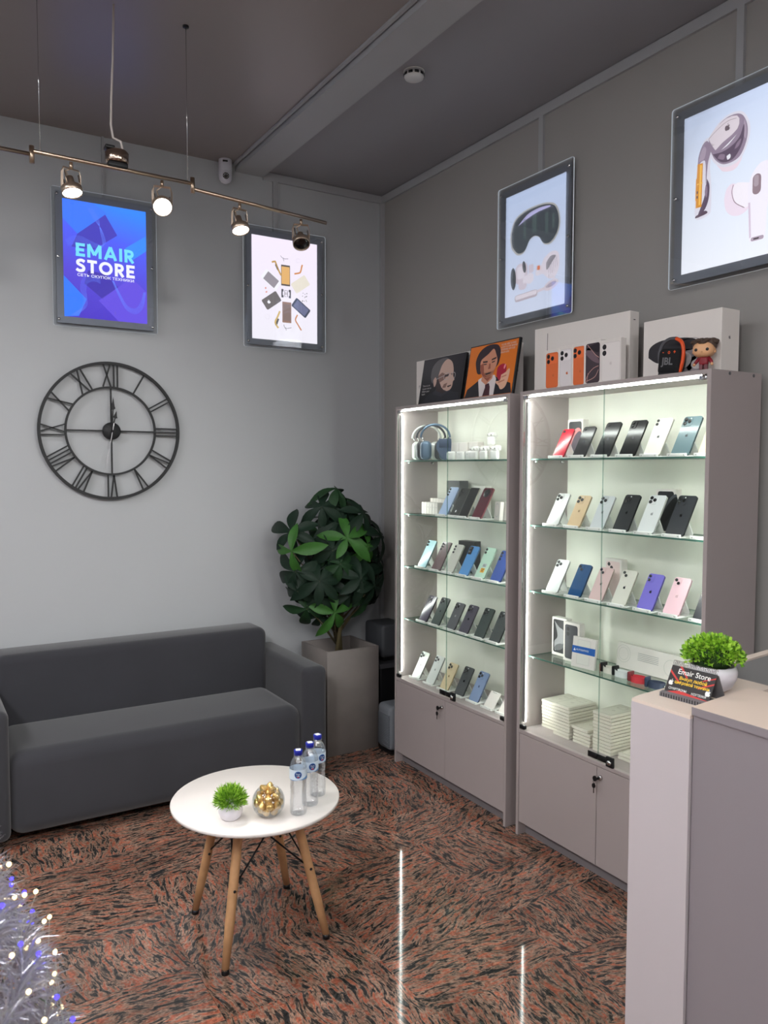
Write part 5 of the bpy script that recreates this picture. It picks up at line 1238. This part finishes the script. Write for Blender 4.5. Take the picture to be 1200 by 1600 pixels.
cpg((196, 44, 40), [[(-.061, .060), (-.061, .054), (-.03, .030), (-.026, .032)], [(-.04, .072), (-.033, .072), (-.010, .048), (-.013, .045)], [(.061, .045), (.061, .049), (.022, .030), (.024, .026)], [(.061, .060), (.061, .063), (.03, .05), (.03, .047)], [(-.061, .002), (-.02, .012), (.061, .004), (.061, .0015), (-.061, .0)]], 1)
text('Emair Store', .0185, M_white, fp, (.004, -.0020, .0585), bold=.01)
M_yel = mat('ink_yellow', (240, 196, 40), .4)
text('Выкуп любой', .0115, M_yel, fp, (.006, -.0020, .0425), bold=.02); text('цифровой техники', .0105, M_yel, fp, (.006, -.0020, .0315), bold=.02)
text('СМАРТФОНЫ', .0080, M_white, fp, (-.027, -.0020, .0135), bold=.01, sx=.92); text('НОУТБУКИ', .0080, M_white, fp, (.031, -.0020, .0115), bold=.01, sx=.92)
mbq = MB(); apple(mbq, -.050, .028, .013, -.0020); apple(mbq, .052, .022, .014, -.0020); mbq.build('print_logo', M_white, fp)
for k in range(26):
    x_ = -CWID/2+.004+k*(CWID-.008)/25
    MB().tube([(x_, .048+.005*math.cos(t), .078+.006*math.sin(t)) for t in [2*PI*i/8 for i in range(8)]], .0006, 4, closed=True).build('spiral_ring', M_chrome, cl)
for k in range(34):
    x_ = -CWID/2+.002+k*(CWID-.004)/33
    MB().box(x_-.0008, x_+.0008, -.0032, -.0018, .001, .010).build('base_tooth', M_blackm, cl) if k % 2 == 0 else None
bp = thing('potted_shrub', 'white pot with round bright green artificial shrub on the counter', 'potted plant', (1.742, 1.247, 1.100))
MB().lathe([(0, 0), (.030, 0), (.046, .010), (.058, .034), (.060, .050), (.055, .066), (.050, .064), (.053, .050), (0, .05)], 40).build('pot', mat('pot_marble', (226, 222, 228), .35, nscale=22, namp=.10), bp)
S3 = [mat('shrub_mid', (138, 190, 48), 0.45), mat('shrub_light', (176, 220, 78), 0.45), mat('shrub_dark', (88, 138, 34), 0.5)]
fo = foliage(1900, (0, 0, .088), (.078, .078, .056), .014, .0052, 12, -.25, .15, True).build('foliage', S3, bp); fo['kind'] = 'stuff'
MB().ball((0, 0, .085), .052, 16, 10, 0, (1, 1, .7)).build('core', mat('shrub_core', (34, 62, 18), .8), bp)

# ------------------------------------------------------------------ christmas tree
TX0, TY0 = -.27, 1.30
def tr(z): return .47*max(0, min(1, (1.85-z)/1.0)) if z > .86 else .465+.02*(.86-z)
tree = thing('christmas_tree', 'green artificial christmas tree at the left picture edge', 'tree', (TX0, TY0, 0))
MB().tube([(0, 0, .03), (0, 0, 1.8)], [.025, .012], 10).build('trunk', mat('trunk_brown', (80, 60, 44), .8), tree)
MB().tube([(-.2, 0, .02), (.2, 0, .02)], .012, 8).tube([(0, -.2, .02), (0, .2, .02)], .012, 8).build('stand', M_blackm, tree)
rnd = random.Random(31); nd = MB(); nb = MB()
for i in range(420):
    z = .35+1.45*rnd.random(); a = rnd.uniform(0, 2*PI); r_ = tr(z)*rnd.uniform(.80, .98)
    d = Vector((math.cos(a), math.sin(a), -.15)); p0 = Vector((0, 0, z+.06)); p1_ = Vector((r_*math.cos(a), r_*math.sin(a), z))
    nb.tube([p0, p1_], [.004, .002], 4)
    for k in range(26):
        t = rnd.uniform(.45, 1); b0 = p0.lerp(p1_, t); dr = (d+Vector((rnd.uniform(-1,1), rnd.uniform(-1,1), rnd.uniform(-1,1)))*.9).normalized()
        sd = dr.cross(Vector((rnd.uniform(-1,1), rnd.uniform(-1,1), 1))).normalized()*.0011
        nd.add([b0-sd, b0+sd, b0+dr*.035], [(0, 1, 2)], 1 if (k % 5 == 0) else 0)
nb.build('branches', mat('trunk_brown', (80, 60, 44), .8), tree)['kind'] = 'stuff'
nd.build('needles', [mat('needle_green', (66, 100, 60), .6), mat('needle_snow', (226, 232, 232), .7)], tree)['kind'] = 'stuff'
ts = MB(); turns = 14; N_ = 60000
for i in range(N_):
    t = rnd.random(); z = .45+1.32*t; a = 2*PI*turns*t+rnd.gauss(0, .02); r_ = tr(z)*.93
    b0 = Vector((r_*math.cos(a), r_*math.sin(a), z+.015*math.sin(a*2.5)))
    out = Vector((math.cos(a), math.sin(a), 0)); th = rnd.uniform(0, 2*PI)
    dr = (out*math.cos(th)+Vector((0, 0, 1))*math.sin(th)+Vector((-out.y, out.x, 0))*rnd.gauss(0, .35)+out*.35).normalized()
    sd = dr.cross(Vector((rnd.uniform(-1,1), rnd.uniform(-1,1), rnd.uniform(-1,1)))).normalized()*.0009
    l = .058*rnd.uniform(.6, 1.1); bend = Vector((0, 0, -.006))
    ts.add([b0-sd, b0+sd, b0+dr*l*.6+sd, b0+dr*l+bend, b0+dr*l*.6-sd], [(0, 1, 2, 3, 4)])
tg = ts.build('tinsel_garland', mat('tinsel_silver', (226, 226, 236), .28, .65), None, (TX0, TY0, 0))
tag(tg, 'fluffy silver tinsel garland wound around the christmas tree', 'garland')
sl = thing('string_lights', 'string of blue and warm white fairy lights in the silver tinsel', 'string lights', (TX0, TY0, 0))
bw = MB().ball((0, 0, 0), .0034, 10, 7).mesh('bulb', emis('fairy_warm', (255, 226, 170), 5.0)); bb = MB().ball((0, 0, 0), .0034, 10, 7).mesh('bulb', emis('fairy_blue', (60, 50, 255), 6.0))
wp = []
for k in range(290):
    t = k/289; z = .60+.72*t; a = -.45+.95*math.sin(k*.42)+.10*math.sin(k*2.9); r_ = tr(z)+.004+.020*math.sin(k*1.7); wp.append((r_*math.cos(a), r_*math.sin(a), z+.022*math.sin(k*2.3)))
MB().tube(wp, .0005, 4).build('wire', mat('wire_clear', (190, 196, 190), .4), sl)
for k, p_ in enumerate(wp):
    o = link('bulb', bb if (k*7) % 5 < 2 else bw, sl, (p_[0], p_[1], p_[2]+.005))
for (z, a, lab) in ((.800, -.52, 'white glitter bauble hanging on the christmas tree at the picture corner'),):
    o = thing('christmas_bauble', lab, 'bauble', (TX0+(tr(z)+.04)*math.cos(a), TY0+(tr(z)+.04)*math.sin(a), z))
    MB().ball((0, 0, 0), .035, 24, 16).build('ball', mat('bauble_white', (232, 230, 234), .35, bump=.5, bscale=500), o)
    MB().lathe([(.008, .033), (.008, .043), (0, .043)], 12).build('cap', M_chrome, o)
    MB().tube([(0, 0, .043), (0, .0, .075)], .0008, 4).build('thread', M_chrome, o)
